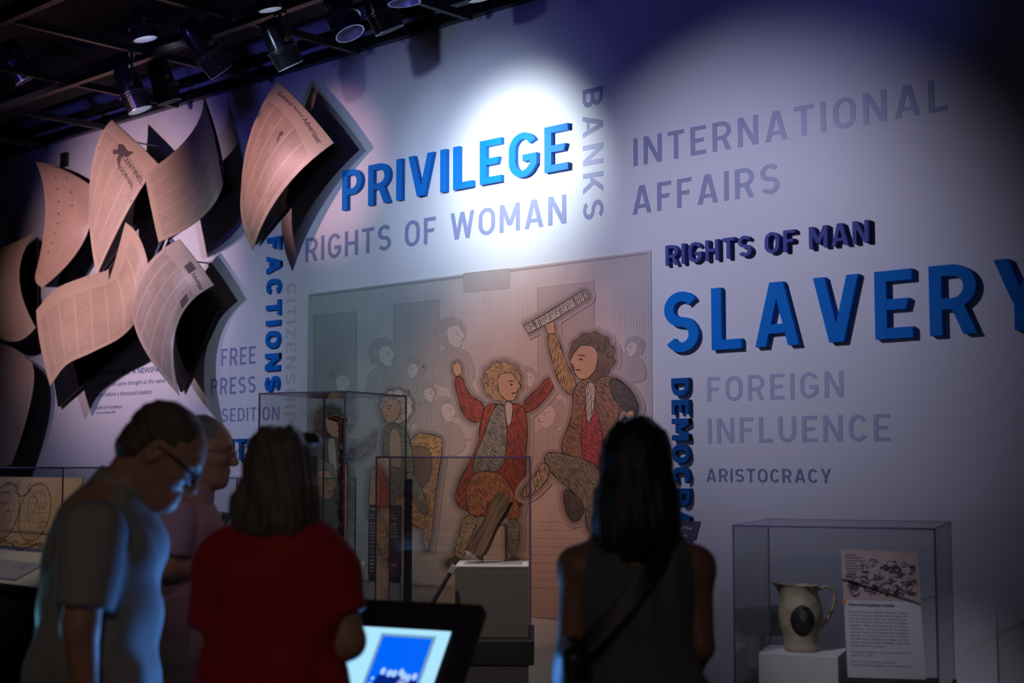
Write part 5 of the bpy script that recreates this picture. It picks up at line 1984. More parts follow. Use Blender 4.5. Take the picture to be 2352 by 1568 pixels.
class Field:
    """signed distance field of one body or garment in the person's own frame (x right, y away, z up, in metres)"""

    def __init__(self, lo, hi, step, dense=()):
        def axis(d):
            v = [lo[d]]
            while v[-1] < hi[d]:
                s = step
                for l, h, st in dense:
                    if l[d] - .01 <= v[-1] <= h[d]:
                        s = min(s, st)
                v.append(v[-1] + s)
            return np.array(v)
        self.ax = [axis(d) for d in range(3)]
        self.F = np.full([len(a) for a in self.ax], .15, dtype=np.float32)

    def _sub(self, lo, hi):
        sl, g = [], []
        for d in range(3):
            i0 = max(int(np.searchsorted(self.ax[d], lo[d])) - 1, 0)
            i1 = min(int(np.searchsorted(self.ax[d], hi[d])) + 1, len(self.ax[d]))
            if i1 <= i0:
                return None, None
            sl.append(slice(i0, i1)); g.append(self.ax[d][i0:i1])
        X, Y, Z = np.meshgrid(*g, indexing='ij', sparse=True)
        return tuple(sl), (X, Y, Z)

    def _mix(self, sl, d, k, sub=False):
        f = self.F[sl]
        if sub:
            d = -d
            h = np.clip(.5 - .5 * (f - d) / k, 0, 1) if k > 0 else (d > f).astype(float)
            self.F[sl] = (f * (1 - h) + d * h + k * h * (1 - h)) if k > 0 else np.maximum(f, d)
        else:
            h = np.clip(.5 + .5 * (f - d) / k, 0, 1)
            self.F[sl] = f * (1 - h) + d * h - k * h * (1 - h)

    def cone(self, a, b, ra, rb, k=.02, flat=None, sub=False):
        """tapered limb; flat = (axis vector, factor): squeeze the section along an axis"""
        a, b = np.array(a, float), np.array(b, float)
        m = max(ra, rb) * 1.3 + k + .03
        sl, G = self._sub(np.minimum(a, b) - m, np.maximum(a, b) + m)
        if sl is None:
            return
        ab = b - a
        L2 = max((ab ** 2).sum(), 1e-9)
        px, py, pz = G[0] - a[0], G[1] - a[1], G[2] - a[2]
        t = np.clip((px * ab[0] + py * ab[1] + pz * ab[2]) / L2, 0, 1)
        qx, qy, qz = px - t * ab[0], py - t * ab[1], pz - t * ab[2]
        if flat is not None:
            n, fac = np.array(flat[0], float), flat[1]
            n /= np.linalg.norm(n)
            c = qx * n[0] + qy * n[1] + qz * n[2]
            e = c * (1 / fac - 1)
            qx, qy, qz = qx + e * n[0], qy + e * n[1], qz + e * n[2]
        d = np.sqrt(qx * qx + qy * qy + qz * qz) - (ra + (rb - ra) * t)
        self._mix(sl, d, k, sub)

    def sleeve(self, a, b, ra, rb, end, k=.03):
        """tube of cloth round an upper arm, cut square at the fraction end"""
        a, b = np.array(a, float), np.array(b, float)
        m = max(ra, rb) * 1.3 + k + .03
        sl, G = self._sub(np.minimum(a, b) - m, np.maximum(a, b) + m)
        ab = b - a
        L2 = (ab ** 2).sum()
        px, py, pz = G[0] - a[0], G[1] - a[1], G[2] - a[2]
        tt = (px * ab[0] + py * ab[1] + pz * ab[2]) / L2
        t = np.clip(tt, 0, 1)
        d = np.sqrt((px - t * ab[0]) ** 2 + (py - t * ab[1]) ** 2 + (pz - t * ab[2]) ** 2) - (ra + (rb - ra) * t)
        self._mix(sl, np.maximum(d, (tt - end) * math.sqrt(L2)), k)

    def ell(self, c, r, R=None, k=.02, sub=False):
        c, r = np.array(c, float), np.array(r, float)
        m = r.max() * 1.02 + k + .03
        sl, G = self._sub(c - m, c + m)
        if sl is None:
            return
        px, py, pz = G[0] - c[0], G[1] - c[1], G[2] - c[2]
        if R is not None:
            px, py, pz = (px * R[0, 0] + py * R[1, 0] + pz * R[2, 0], px * R[0, 1] + py * R[1, 1] + pz * R[2, 1], px * R[0, 2] + py * R[1, 2] + pz * R[2, 2])
        k0 = np.sqrt((px / r[0]) ** 2 + (py / r[1]) ** 2 + (pz / r[2]) ** 2)
        k1 = np.sqrt((px / r[0] ** 2) ** 2 + (py / r[1] ** 2) ** 2 + (pz / r[2] ** 2) ** 2)
        d = np.where(k1 > 1e-9, k0 * (k0 - 1) / np.maximum(k1, 1e-9), -r.min())
        self._mix(sl, d, k, sub)

    def cut(self, p, n):
        """keep what lies on the side of the plane away from n"""
        n = np.array(n, float); n /= np.linalg.norm(n)
        X, Y, Z = np.meshgrid(*self.ax, indexing='ij', sparse=True)
        d = (X - p[0]) * n[0] + (Y - p[1]) * n[1] + (Z - p[2]) * n[2]
        self.F = np.maximum(self.F, d.astype(np.float32))

    def cut_sphere(self, c, r):
        X, Y, Z = np.meshgrid(*self.ax, indexing='ij', sparse=True)
        d = r - np.sqrt((X - c[0]) ** 2 + (Y - c[1]) ** 2 + (Z - c[2]) ** 2)
        self.F = np.maximum(self.F, d.astype(np.float32))

    def folds(self, waves):
        """(direction, wavelength, amplitude, phase)"""
        X, Y, Z = np.meshgrid(*self.ax, indexing='ij', sparse=True)
        for n, wl, am, ph in waves:
            n = np.array(n, float); n /= np.linalg.norm(n)
            s = (X * n[0] + Y * n[1] + Z * n[2]) * (2 * math.pi / wl)
            w2 = np.sin((X * 3.1 - Z * 2.3 + Y * 1.7) * 4.0 + ph)
            self.F += (am * np.sin(s + ph + 1.2 * w2)).astype(np.float32)

    def build(self, name, m, parent, hide_tiny=True):
        P, Q = surface_nets(self.F, *self.ax)
        me = bpy.data.meshes.new(name)
        me.from_pydata(P.tolist(), [], Q.tolist())
        me.materials.append(m)
        me.polygons.foreach_set('use_smooth', [True] * len(me.polygons))
        bm = bmesh.new(); bm.from_mesh(me)
        bmesh.ops.recalc_face_normals(bm, faces=bm.faces)
        for _ in range(2):
            bmesh.ops.smooth_vert(bm, verts=bm.verts, factor=.35, use_axis_x=True, use_axis_y=True, use_axis_z=True)
        bm.to_mesh(me); bm.free()
        me.update()
        o = bpy.data.objects.new(name, me)
        C.objects.link(o)
        o.parent = parent
        return o


def rotm(yaw, pitch, roll=0.0):
    """head frame: x its right, y its face, z its crown; yaw turns left seen from above, pitch lowers the face"""
    return np.array(Matrix.Rotation(math.radians(yaw), 3, 'Z') @ Matrix.Rotation(math.radians(-pitch), 3, 'X') @ Matrix.Rotation(math.radians(roll), 3, 'Y'))


def add_head(f, c, R, s=1.0, male=True, beard=0.0):
    """c: middle of the head at ear level"""
    c = np.array(c, float)
    P = lambda x, y, z: c + R @ (np.array([x, y, z]) * s)
    E = lambda p, r, k=.02, sub=False: f.ell(P(*p), np.array(r) * s, R, k * s, sub)
    E((0, -.012, .035), (.074, .096, .083), .02)
    E((0, .030, .020), (.066, .068, .075), .03)
    E((0, .035, -.035), (.056, .062, .060), .03)              # cheeks and upper jaw
    E((0, .048, -.075), (.042, .048, .034), .03)              # jaw
    E((0, .085, -.092), (.020, .017, .018), .02)              # chin
    f.cone(P(-.032, .082, .034), P(.032, .082, .034), .014 * s, .014 * s, .014 * s)   # brow
    for sx_ in (-1, 1):
        E((sx_ * .031, .098, .012), (.016, .012, .012), .012, True)    # eye sockets
        E((sx_ * .031, .082, .011), (.0125, .0125, .0125), .003)
        E((sx_ * .038, .068, -.018), (.022, .022, .018), .02)          # cheek bones
        # ear: rim and lobe
        E((sx_ * .075, -.008, -.002), (.010, .020, .032), .006)
        E((sx_ * .082, -.004, .004), (.006, .011, .017), .006, True)
    f.cone(P(0, .094, .022), P(0, .118, -.020), .0085 * s, .0135 * s, .012 * s)       # nose
    E((0, .108, -.026), (.017, .012, .010), .008)
    E((0, .099, -.052), (.022, .010, .0065), .008)                     # lips
    E((0, .096, -.064), (.020, .010, .0070), .008)
    f.cone(P(-.022, .108, -.058), P(.022, .108, -.058), .0025 * s, .0025 * s, .003 * s, sub=True)
    if beard:
        E((0, .072, -.085), (.042, .045, .036), .02)


def add_hand(f, wrist, dirv, palm_n, thumb_side, curl=.5, s=1.0):
    """palm and five fingers from the wrist along dirv; palm_n: where the palm faces; thumb_side: unit vector"""
    w = np.array(wrist, float)
    d = np.array(dirv, float); d /= np.linalg.norm(d)
    n = np.array(palm_n, float); n -= d * n.dot(d); n /= np.linalg.norm(n)
    t = np.cross(d, n); t *= 1 if t.dot(np.array(thumb_side, float)) > 0 else -1
    f.cone(w, w + d * .03 * s, .027 * s, .031 * s, .012, flat=(n, .65))
    f.cone(w + d * .03 * s, w + d * .085 * s, .033 * s, .037 * s, .012, flat=(n, .42))
    for i, (off, L) in enumerate(((.028, .072), (.009, .082), (-.010, .076), (-.028, .060))):
        b = w + d * .095 * s + t * off * s
        a = b
        dd = d.copy()
        for j, fr_ in enumerate((.45, .32, .23)):
            ang = curl * (.7 + .25 * j + .06 * i)
            dd = dd * math.cos(ang) + n * math.sin(ang)
            dd /= np.linalg.norm(dd)
            nn_ = n - dd * n.dot(dd)
            e = a + dd * L * fr_ * s
            f.cone(a, e, (.0088 - .0006 * j) * s, (.0083 - .0006 * j) * s, .003)
            a = e
    a = w + d * .025 * s + t * .030 * s
    b = a + (d * .55 + t * .65 + n * .35) * .042 * s
    e = b + (d * .85 + t * .15 + n * .45) * .032 * s
    f.cone(a, b, .0125 * s, .0105 * s, .008); f.cone(b, e, .010 * s, .0085 * s, .003)


M_SKIN = mat('skin', (0.42, 0.22, 0.15), rough=0.5, spec=0.35)
M_SKIN_D = mat('skin_tan', (0.22, 0.105, 0.065), rough=0.5, spec=0.35)
M_HAIR_GREY = mat('hair_grey', (0.20, 0.185, 0.17), rough=0.55, bump=(260, .5), var=(60, .4))
M_HAIR_DK = mat('hair_grey_brown', (0.085, 0.065, 0.052), rough=0.5, bump=(180, .5), var=(50, .4))
M_HAIR_BOB = mat('hair_ash_brown', (0.115, 0.088, 0.070), rough=0.45, bump=(160, .5), var=(40, .4))
M_HAIR_BLACK = mat('hair_black', (0.010, 0.008, 0.007), rough=0.45, bump=(160, .4))
M_POLO = mat('cotton_grey_blue', (0.30, 0.30, 0.30), rough=0.85, bump=(700, .12))
M_PINK = mat('cotton_pink', (0.46, 0.25, 0.27), rough=0.85, bump=(700, .12))
M_RED = mat('cotton_red', (0.42, 0.007, 0.012), rough=0.85, bump=(700, .12))
M_TOP = mat('dark_green_grey_top', (0.085, 0.095, 0.095), rough=0.85, bump=(600, .12))
M_KHAKI = mat('khaki_trousers', (0.25, 0.20, 0.15), rough=0.85, bump=(500, .12))
M_DENIM = mat('dark_trousers', (0.030, 0.035, 0.055), rough=0.85, bump=(500, .12))
M_SHOE = mat('shoe_dark', (0.03, 0.028, 0.028), rough=0.5)
M_FRAME = mat('spectacle_dark', (0.02, 0.02, 0.022), rough=0.3)
M_WIRE = mat('spectacle_wire', (0.45, 0.38, 0.30), rough=0.25, metal=0.9)
M_EYE = mat('eye_white', (0.6, 0.58, 0.55), rough=0.25)
M_STRAP = mat('bag_black', (0.010, 0.010, 0.013), rough=0.5)
ROT = math.atan2(RGT.y, RGT.x)


class Person:
    def __init__(self, px, depth, label):
        a, _ = ray(px, 1062)
        self.l0, self.d0 = a * depth, depth
        p = CAM + FWD * depth + RGT * self.l0
        self.root = thing('person', label, 'person', (p.x, p.y, 0), ROT, 'visitors looking at the showcases')

    def p(self, px, py, dd=0.0):
        a, b = ray(px, py)
        d = self.d0 + dd
        return np.array([a * d - self.l0, dd, EYE + b * d])

    def tube(self, name, pts, r, m, n=8, parent=None):
        mb = MB()
        M = world_of(self.root)
        mb.tube([M @ Vector(q) for q in pts], r, n)
        return mb.build(name, m, parent or self.root, smooth=80)


def legs(f, hip_l, hip_r, knee_l, knee_r, foot_l, foot_r, g=0.0, shoes=False):
    for h, k, a in ((hip_l, knee_l, foot_l), (hip_r, knee_r, foot_r)):
        f.cone(h, k, .085 + g, .058 + g, .03)
        f.cone(k, a, .056 + g, .040 + g, .02)


def mean(a, b, t=.5):
    return np.array(a) * (1 - t) + np.array(b) * t


# ------------------------------------------------------------------ man bending forward in a polo shirt, lit by the screen
def man_polo():
    q = Person(205, 3.6, 'grey-haired person in a pale polo shirt bending towards the lit screen')
    p = q.p
    hc = p(372, 1040)
    R = rotm(-84, 40)
    near, far = -.18, .19
    shN, shF = p(214, 1222, near), p(262, 1200, far)
    elN, wrN = p(184, 1440, near - .035), p(200, 1640, near - .02)
    elF = p(290, 1430, far + .02); wrF = elF + np.array([.07, -.20, -.10])
    pel = np.array([p(205, 1650)[0], 0, .93])
    hN, hF = pel + np.array([0, -.09, -.03]), pel + np.array([.02, .09, -.03])
    kN, kF = np.array([pel[0] + .03, -.10, .50]), np.array([pel[0] + .05, .11, .50])
    fN, fF = np.array([pel[0] - .04, -.11, .09]), np.array([pel[0] + .0, .12, .09])
    f = Field((-.45, -.36, 0), (.52, .46, 1.78), .010, [((hc - .14), (hc + .16), .0042)])
    add_head(f, hc, R, 1.0, beard=.6)
    f.cone(hc + R @ np.array([0, -.03, -.04]), p(270, 1150), .058, .066, .03)
    f.ell(p(235, 1260), (.125, .185, .17), None, .05); f.ell(p(215, 1400), (.135, .165, .17), None, .05)
    f.ell(pel, (.12, .165, .14), None, .05)
    for sh, el, wr in ((shN, elN, wrN), (shF, elF, wrF)):
        f.cone(sh, el, .056, .044, .03); f.cone(el, wr, .043, .028, .015)
    add_hand(f, wrN, (.15, .05, -1), (0, 1, 0), (1, 0, 0), .35)
    add_hand(f, wrF, (.3, -.8, -.25), (-1, 0, 0), (0, 0, 1), .5)
    legs(f, hN, hF, kN, kF, fN, fF)
    for a in (fN, fF):
        f.cone(a + np.array([-.03, 0, -.045]), a + np.array([.17, 0, -.055]), .042, .034, .02)
    f.cut((0, 0, .012), (0, 0, -1))
    f.build('body', M_SKIN, q.root)
    # hair: short at the back and top
    f = Field(hc - .15, hc + .16, .0055)
    Pp = lambda x, y, z: hc + R @ np.array([x, y, z])
    f.ell(Pp(0, -.018, .040), (.081, .100, .087), R, .01)
    f.ell(Pp(0, -.055, -.02), (.066, .058, .066), R, .02)
    f.folds([((1, 1, 3), .02, .0012, 0), ((2, -1, 1), .03, .0015, 1)])
    f.ell(Pp(0, .085, -.020), (.083, .085, .088), R, .006, True)
    for sx_ in (-1, 1):
        f.ell(Pp(sx_ * .08, .0, -.01), (.03, .036, .042), R, .006, True)
    f.build('hair', M_HAIR_DK, q.root)
    # polo shirt
    f = Field((-.45, -.36, .70), (.42, .42, 1.62), .0085)
    f.cone(p(262, 1160), p(240, 1250), .085, .13, .06)
    f.ell(p(245, 1265), (.135, .190, .170), None, .05)
    f.ell(p(238, 1380), (.142, .170, .16), None, .05)
    f.ell(p(224, 1500), (.150, .170, .18), None, .05)
    f.cone(p(216, 1480), (pel[0] + .02, 0, .80), .148, .165, .05)
    f.cone(p(262, 1165), p(300, 1110), .078, .066, .02)
    f.folds([((1, .3, .9), .16, .006, 0.3), ((1, -.4, -.5), .11, .005, 1.9), ((.2, 1, .3), .13, .004, .7), ((.3, .2, 1), .3, .006, 2.2)])
    f.cut((0, 0, .80), (0, 0, -1))
    f.sleeve(shN, elN, .080, .066, .80)
    f.sleeve(shF, elF, .080, .066, .75)
    ax = R @ np.array([0, .25, 1.0])
    f.cut(p(296, 1112), p(320, 1070) - p(270, 1150))
    f.build('polo_shirt', M_POLO, q.root)
    f = Field((-.30, -.22, 1.25), (.32, .26, 1.68), .006)
    na, nb = p(262, 1168, .01), p(300, 1096, .01)
    f.cone(na, nb, .098, .079, .01)
    f.cone(na - (nb - na) * .3, nb + (nb - na) * .3, .092, .066, .003, sub=True)
    ax_ = (nb - na) / np.linalg.norm(nb - na)
    f.cut(nb - ax_ * .004, ax_)
    f.cut(na + ax_ * .012, -ax_)
    f.build('collar', M_POLO, q.root)
    f = Field((-.4, -.3, .05), (.4, .32, .98), .010)
    f.ell(pel, (.135, .178, .15), None, .04)
    legs(f, hN, hF, kN, kF, fN, fF, .028)
    f.folds([((.3, .2, 1), .09, .003, 0)])
    f.cut((0, 0, .09), (0, 0, -1)); f.cut((0, 0, .95), (0, 0, 1))
    f.build('trousers', M_KHAKI, q.root)
    for a in (fN, fF):
        f = Field(a + np.array([-.12, -.08, -.1]), a + np.array([.26, .08, .06]), .007)
        f.cone(a + np.array([-.03, 0, -.045]), a + np.array([.18, 0, -.055]), .052, .042, .02); f.cut((0, 0, .001), (0, 0, -1))
        f.cone(a, a + np.array([0, 0, .1]), .05, .05, .01)
        f.build('shoe', M_SHOE, q.root)
    g = bpy.data.objects.new('eyeglasses', None)
    pts = [Pp(.079, -.01, .014), Pp(.078, .055, .018), Pp(.060, .103, .014)]
    q.tube('glasses_temple', pts, .0032, M_FRAME)
    lens = lambda sx_: [Pp(sx_ * (.034 + .026 * math.cos(a)), .108 - .012 * abs(math.cos(a)) * (1 if math.cos(a) * sx_ > 0 else 0), .006 + .019 * math.sin(a)) for a in [k * math.pi / 8 for k in range(17)]]
    q.tube('glasses_rim', lens(1), .0028, M_FRAME); q.tube('glasses_rim', lens(-1), .0028, M_FRAME)
    q.tube('glasses_bridge', [Pp(-.010, .112, .010), Pp(.010, .112, .010)], .0028, M_FRAME)
    return q


# ------------------------------------------------------------------ man in a pink shirt, in profile
def man_pink():
    q = Person(426, 4.9, 'person in a pink shirt and wire glasses in profile, arms folded')
    p = q.p
    hc = p(466, 1036)
    R = rotm(-86, 9)
    near, far = -.19, .19
    shN, shF = p(394, 1190, near), p(420, 1185, far)
    elN = p(380, 1300, near - .03); wrN = p(466, 1312, near + .10)
    elF = p(420, 1300, far + .03); wrF = p(470, 1290, far - .16)
    pel = np.array([p(420, 1540)[0], 0, .95])
    hN, hF = pel + np.array([0, -.09, -.03]), pel + np.array([0, .09, -.03])
    kN, kF = np.array([pel[0] + .02, -.11, .50]), np.array([pel[0] + .03, .11, .50])
    fN, fF = np.array([pel[0] - .02, -.12, .09]), np.array([pel[0] + .01, .12, .09])
    f = Field((-.42, -.36, 0), (.45, .36, 1.80), .010, [((hc - .13), (hc + .15), .0042)])
    add_head(f, hc, R, .98)
    f.cone(hc + R @ np.array([0, -.02, -.05]), p(428, 1150), .062, .070, .03)
    f.ell(hc + R @ np.array([0, .045, -.095]), (.04, .045, .03), R, .03)
    f.ell(p(412, 1245), (.11, .175, .18), None, .05); f.ell(p(414, 1400), (.125, .165, .20), None, .05)
    f.ell(pel, (.125, .165, .14), None, .05)
    for sh, el, wr in ((shN, elN, wrN), (shF, elF, wrF)):
        f.cone(sh, el, .056, .046, .03); f.cone(el, wr, .045, .030, .015)
    add_hand(f, wrN, (.75, .65, .10), (-.4, .6, -.2), (0, 0, 1), .5)
    add_hand(f, wrF, (.4, -.8, .05), (-1, 0, 0), (0, 0, 1), .5)
    legs(f, hN, hF, kN, kF, fN, fF)
    for a in (fN, fF):
        f.cone(a + np.array([-.03, 0, -.045]), a + np.array([.17, 0, -.055]), .042, .034, .02)
    f.cut((0, 0, .012), (0, 0, -1))
    f.build('body', M_SKIN, q.root)
    Pp = lambda x, y, z: hc + R @ np.array([x, y, z])
    f = Field(hc - .15, hc + .16, .0055)
    f.ell(Pp(0, -.016, .040), (.080, .099, .084), R, .01)
    f.ell(Pp(0, -.050, -.02), (.068, .058, .062), R, .02)
    f.folds([((1, 1, 3), .02, .0012, 0), ((2, -1, 1), .03, .0015, 1)])
    f.ell(Pp(0, .088, -.014), (.083, .080, .078), R, .006, True)
    for sx_ in (-1, 1):
        f.ell(Pp(sx_ * .08, .0, -.01), (.03, .034, .042), R, .006, True)
    f.build('hair', M_HAIR_GREY, q.root)
    f = Field((-.40, -.36, .80), (.40, .36, 1.60), .008)
    f.cone(p(430, 1140), p(424, 1200), .085, .13, .06)
    f.ell(p(414, 1240), (.122, .190, .19), None, .05); f.ell(p(416, 1390), (.140, .180, .22), None, .05)
    f.cone(p(418, 1420), (pel[0], 0, .90), .150, .155, .05)
    f.folds([((1, .3, .9), .15, .005, 0.3), ((1, -.4, -.5), .10, .004, 1.9), ((.2, 1, .3), .12, .003, .7)])
    f.cut((0, 0, p(430, 1500)[2]), (0, 0, -1))
    f.sleeve(shN, elN, .078, .070, .80)
    f.sleeve(shF, elF, .078, .070, .8)
    f.cut(p(440, 1140), (.35, 0, 1))
    f.build('shirt', M_PINK, q.root)
    f = Field((-.25, -.2, 1.36), (.25, .2, 1.64), .006)
    f.cone(p(432, 1160), p(446, 1112), .088, .073, .01)
    f.cone(p(430, 1164), p(450, 1100), .074, .064, .004, sub=True)
    f.cut(p(446, 1118), (-.35, 0, 1)); f.cut(p(432, 1158), (.0, 0, -1))
    f.build('collar', M_PINK, q.root)
    f = Field((-.4, -.3, .05), (.4, .32, 1.08), .010)
    f.ell(pel, (.140, .178, .17), None, .04)
    legs(f, hN, hF, kN, kF, fN, fF, .028)
    f.folds([((.3, .2, 1), .09, .003, 0)])
    f.cut((0, 0, .09), (0, 0, -1)); f.cut((0, 0, 1.04), (0, 0, 1))
    f.build('trousers', M_KHAKI, q.root)
    for a in (fN, fF):
        f = Field(a + np.array([-.12, -.08, -.1]), a + np.array([.26, .08, .06]), .007)
        f.cone(a + np.array([-.03, 0, -.045]), a + np.array([.18, 0, -.055]), .052, .042, .02); f.cut((0, 0, .001), (0, 0, -1))
        f.cone(a, a + np.array([0, 0, .1]), .05, .05, .01)
        f.build('shoe', M_SHOE, q.root)
    q.tube('glasses_temple', [Pp(.079, -.01, .014), Pp(.078, .055, .016), Pp(.060, .103, .012)], .0025, M_WIRE)
    lens = lambda sx_: [Pp(sx_ * (.034 + .024 * math.cos(a)), .108 - .012 * abs(math.cos(a)) * (1 if math.cos(a) * sx_ > 0 else 0), .004 + .017 * math.sin(a)) for a in [k * math.pi / 8 for k in range(17)]]
    q.tube('glasses_rim', lens(1), .0022, M_WIRE); q.tube('glasses_rim', lens(-1), .0022, M_WIRE)
    q.tube('glasses_bridge', [Pp(-.010, .112, .010), Pp(.010, .112, .010)], .0022, M_WIRE)
    return q


# ------------------------------------------------------------------ person in red, seen from behind
def woman_red():
    q = Person(632, 3.5, 'person with a grey-brown bob in a red T-shirt, seen from behind')
    p = q.p
    hc = p(643, 1098, .02)
    R = rotm(-12, 14)
    shL, shR = p(512, 1302), p(752, 1306)
    elL, elR = p(486, 1475, -.02), p(796, 1472, -.02)
    wrL = p(600, 1450, .24); wrR = p(690, 1440, .25)
    pel = np.array([0, .0, .92])
    hL, hR = pel + np.array([-.10, 0, -.03]), pel + np.array([.10, 0, -.03])
    kL, kR = np.array([-.12, .01, .49]), np.array([.12, .01, .49])
    fL, fR = np.array([-.13, -.03, .09]), np.array([.13, -.03, .09])
    f = Field((-.36, -.30, 0), (.36, .42, 1.72), .010, [((hc - .13), (hc + .15), .0048), (np.minimum(wrL, wrR) - .12, np.maximum(wrL, wrR) + .12, .0065)])
    add_head(f, hc, R, .95)
    f.cone(hc + R @ np.array([0, -.02, -.05]), p(634, 1250), .055, .062, .03)
    f.ell(p(633, 1340), (.165, .115, .19), None, .05); f.ell(p(633, 1480), (.165, .125, .20), None, .05)
    f.ell(pel, (.185, .135, .15), None, .05)
    for sh, el, wr in ((shL, elL, wrL), (shR, elR, wrR)):
        f.cone(sh, el, .056, .046, .03); f.cone(el, wr, .045, .028, .015)
    add_hand(f, wrL, (.8, .2, .1), (0, -1, 0), (0, 0, 1), .5, .92)
    add_hand(f, wrR, (-.8, .2, .1), (0, -1, 0), (0, 0, 1), .5, .92)
    legs(f, hL, hR, kL, kR, fL, fR)
    for a in (fL, fR):
        f.cone(a + np.array([0, -.03, -.045]), a + np.array([0, .16, -.055]), .040, .032, .02)
    f.cut((0, 0, .012), (0, 0, -1))
    f.build('body', M_SKIN, q.root)
    Pp = lambda x, y, z: hc + R @ np.array([x, y, z])
    f = Field(hc - np.array([.18, .18, .22]), hc + np.array([.18, .18, .16]), .006)
    f.ell(Pp(0, -.018, .034), (.086, .106, .092), R, .01)
    f.cone(p(638, 1128, -.02), p(633, 1190, -.02), .090, .099, .03)
    f.ell(p(590, 1170, -.01), (.058, .075, .066), None, .03); f.ell(p(686, 1172, -.01), (.052, .075, .070), None, .03)
    f.folds([((1, .6, .12), .030, .0028, .4), ((1, -.8, .05), .05, .0035, 1.1), ((1, .1, .1), .085, .005, 2)])
    f.cut(p(632, 1228), (-.06, 0, -1))
    f.ell(Pp(0, .120, -.045), (.060, .075, .105), R, .008, True)
    f.build('hair', M_HAIR_BOB, q.root)
    f = Field((-.38, -.26, .78), (.38, .28, 1.50), .0085)
    f.cone(p(585, 1262), p(690, 1262), .066, .066, .05)
    f.cone(shL, shR, .066, .066, .06)
    f.ell(p(634, 1345), (.182, .130, .19), None, .05); f.ell(p(634, 1490), (.178, .140, .20), None, .05)
    f.cone((-.03, 0, 1.02), (-.03, 0, .82), .155, .165, .06, flat=((0, 1, 0), .85)); f.cone((.03, 0, 1.02), (.03, 0, .82), .155, .165, .06, flat=((0, 1, 0), .85))
    f.folds([((.3, .3, 1), .15, .004, 0.3), ((1, .4, .5), .13, .004, 1.9), ((-.7, .2, .6), .18, .004, .7)])
    f.cut((0, 0, .84), (0, 0, -1))
    f.sleeve(shL, elL, .070, .066, .82)
    f.sleeve(shR, elR, .070, .068, .66)
    f.cut(p(634, 1196), (0, .25, 1))
    f.build('t_shirt', M_RED, q.root)
    f = Field((-.34, -.24, .05), (.34, .26, .98), .010)
    f.ell(pel, (.198, .150, .15), None, .04)
    legs(f, hL, hR, kL, kR, fL, fR, .026)
    f.cut((0, 0, .09), (0, 0, -1)); f.cut((0, 0, .93), (0, 0, 1))
    f.build('trousers', M_DENIM, q.root)
    for a in (fL, fR):
        f = Field(a + np.array([-.08, -.12, -.1]), a + np.array([.08, .26, .06]), .007)
        f.cone(a + np.array([0, -.03, -.045]), a + np.array([0, .18, -.055]), .050, .042, .02); f.cut((0, 0, .001), (0, 0, -1))
        f.cone(a, a + np.array([0, 0, .1]), .05, .05, .01)
        f.build('shoe', M_SHOE, q.root)
    # sunglasses pushed up on the hair
    sg = thing('sunglasses', 'sunglasses pushed up on the hair of the person in red', 'sunglasses', world_of(q.root) @ Vector(Pp(0, .06, .12)))
    M = world_of(q.root)
    Tm = lambda x, y, z: M @ Vector(Pp(x, y, z))
    for sx_ in (-1, 1):
        mb = MB(); mb.tube([Tm(sx_ * .094, -.045, .060), Tm(sx_ * .096, .01, .090), Tm(sx_ * .070, .058, .115)], .0035, 8); mb.build('temple', M_FRAME, sg, smooth=80)
        ring = [Tm(sx_ * (.040 + .031 * math.cos(a)), .060 + .014 * math.sin(a), .122 + .017 * math.sin(a) - .010 * (math.cos(a) * .5 + .5)) for a in [k * math.pi / 8 for k in range(17)]]
        mb = MB(); mb.tube(ring, .0032, 8); mb.build('rim', M_FRAME, sg, smooth=80)
        mb = MB(); mb.add(ring[:-1], [tuple(range(16))]); mb.build('lens', mat('lens_dark', (.05, .05, .06), rough=.05, spec=.8), sg)
    return q


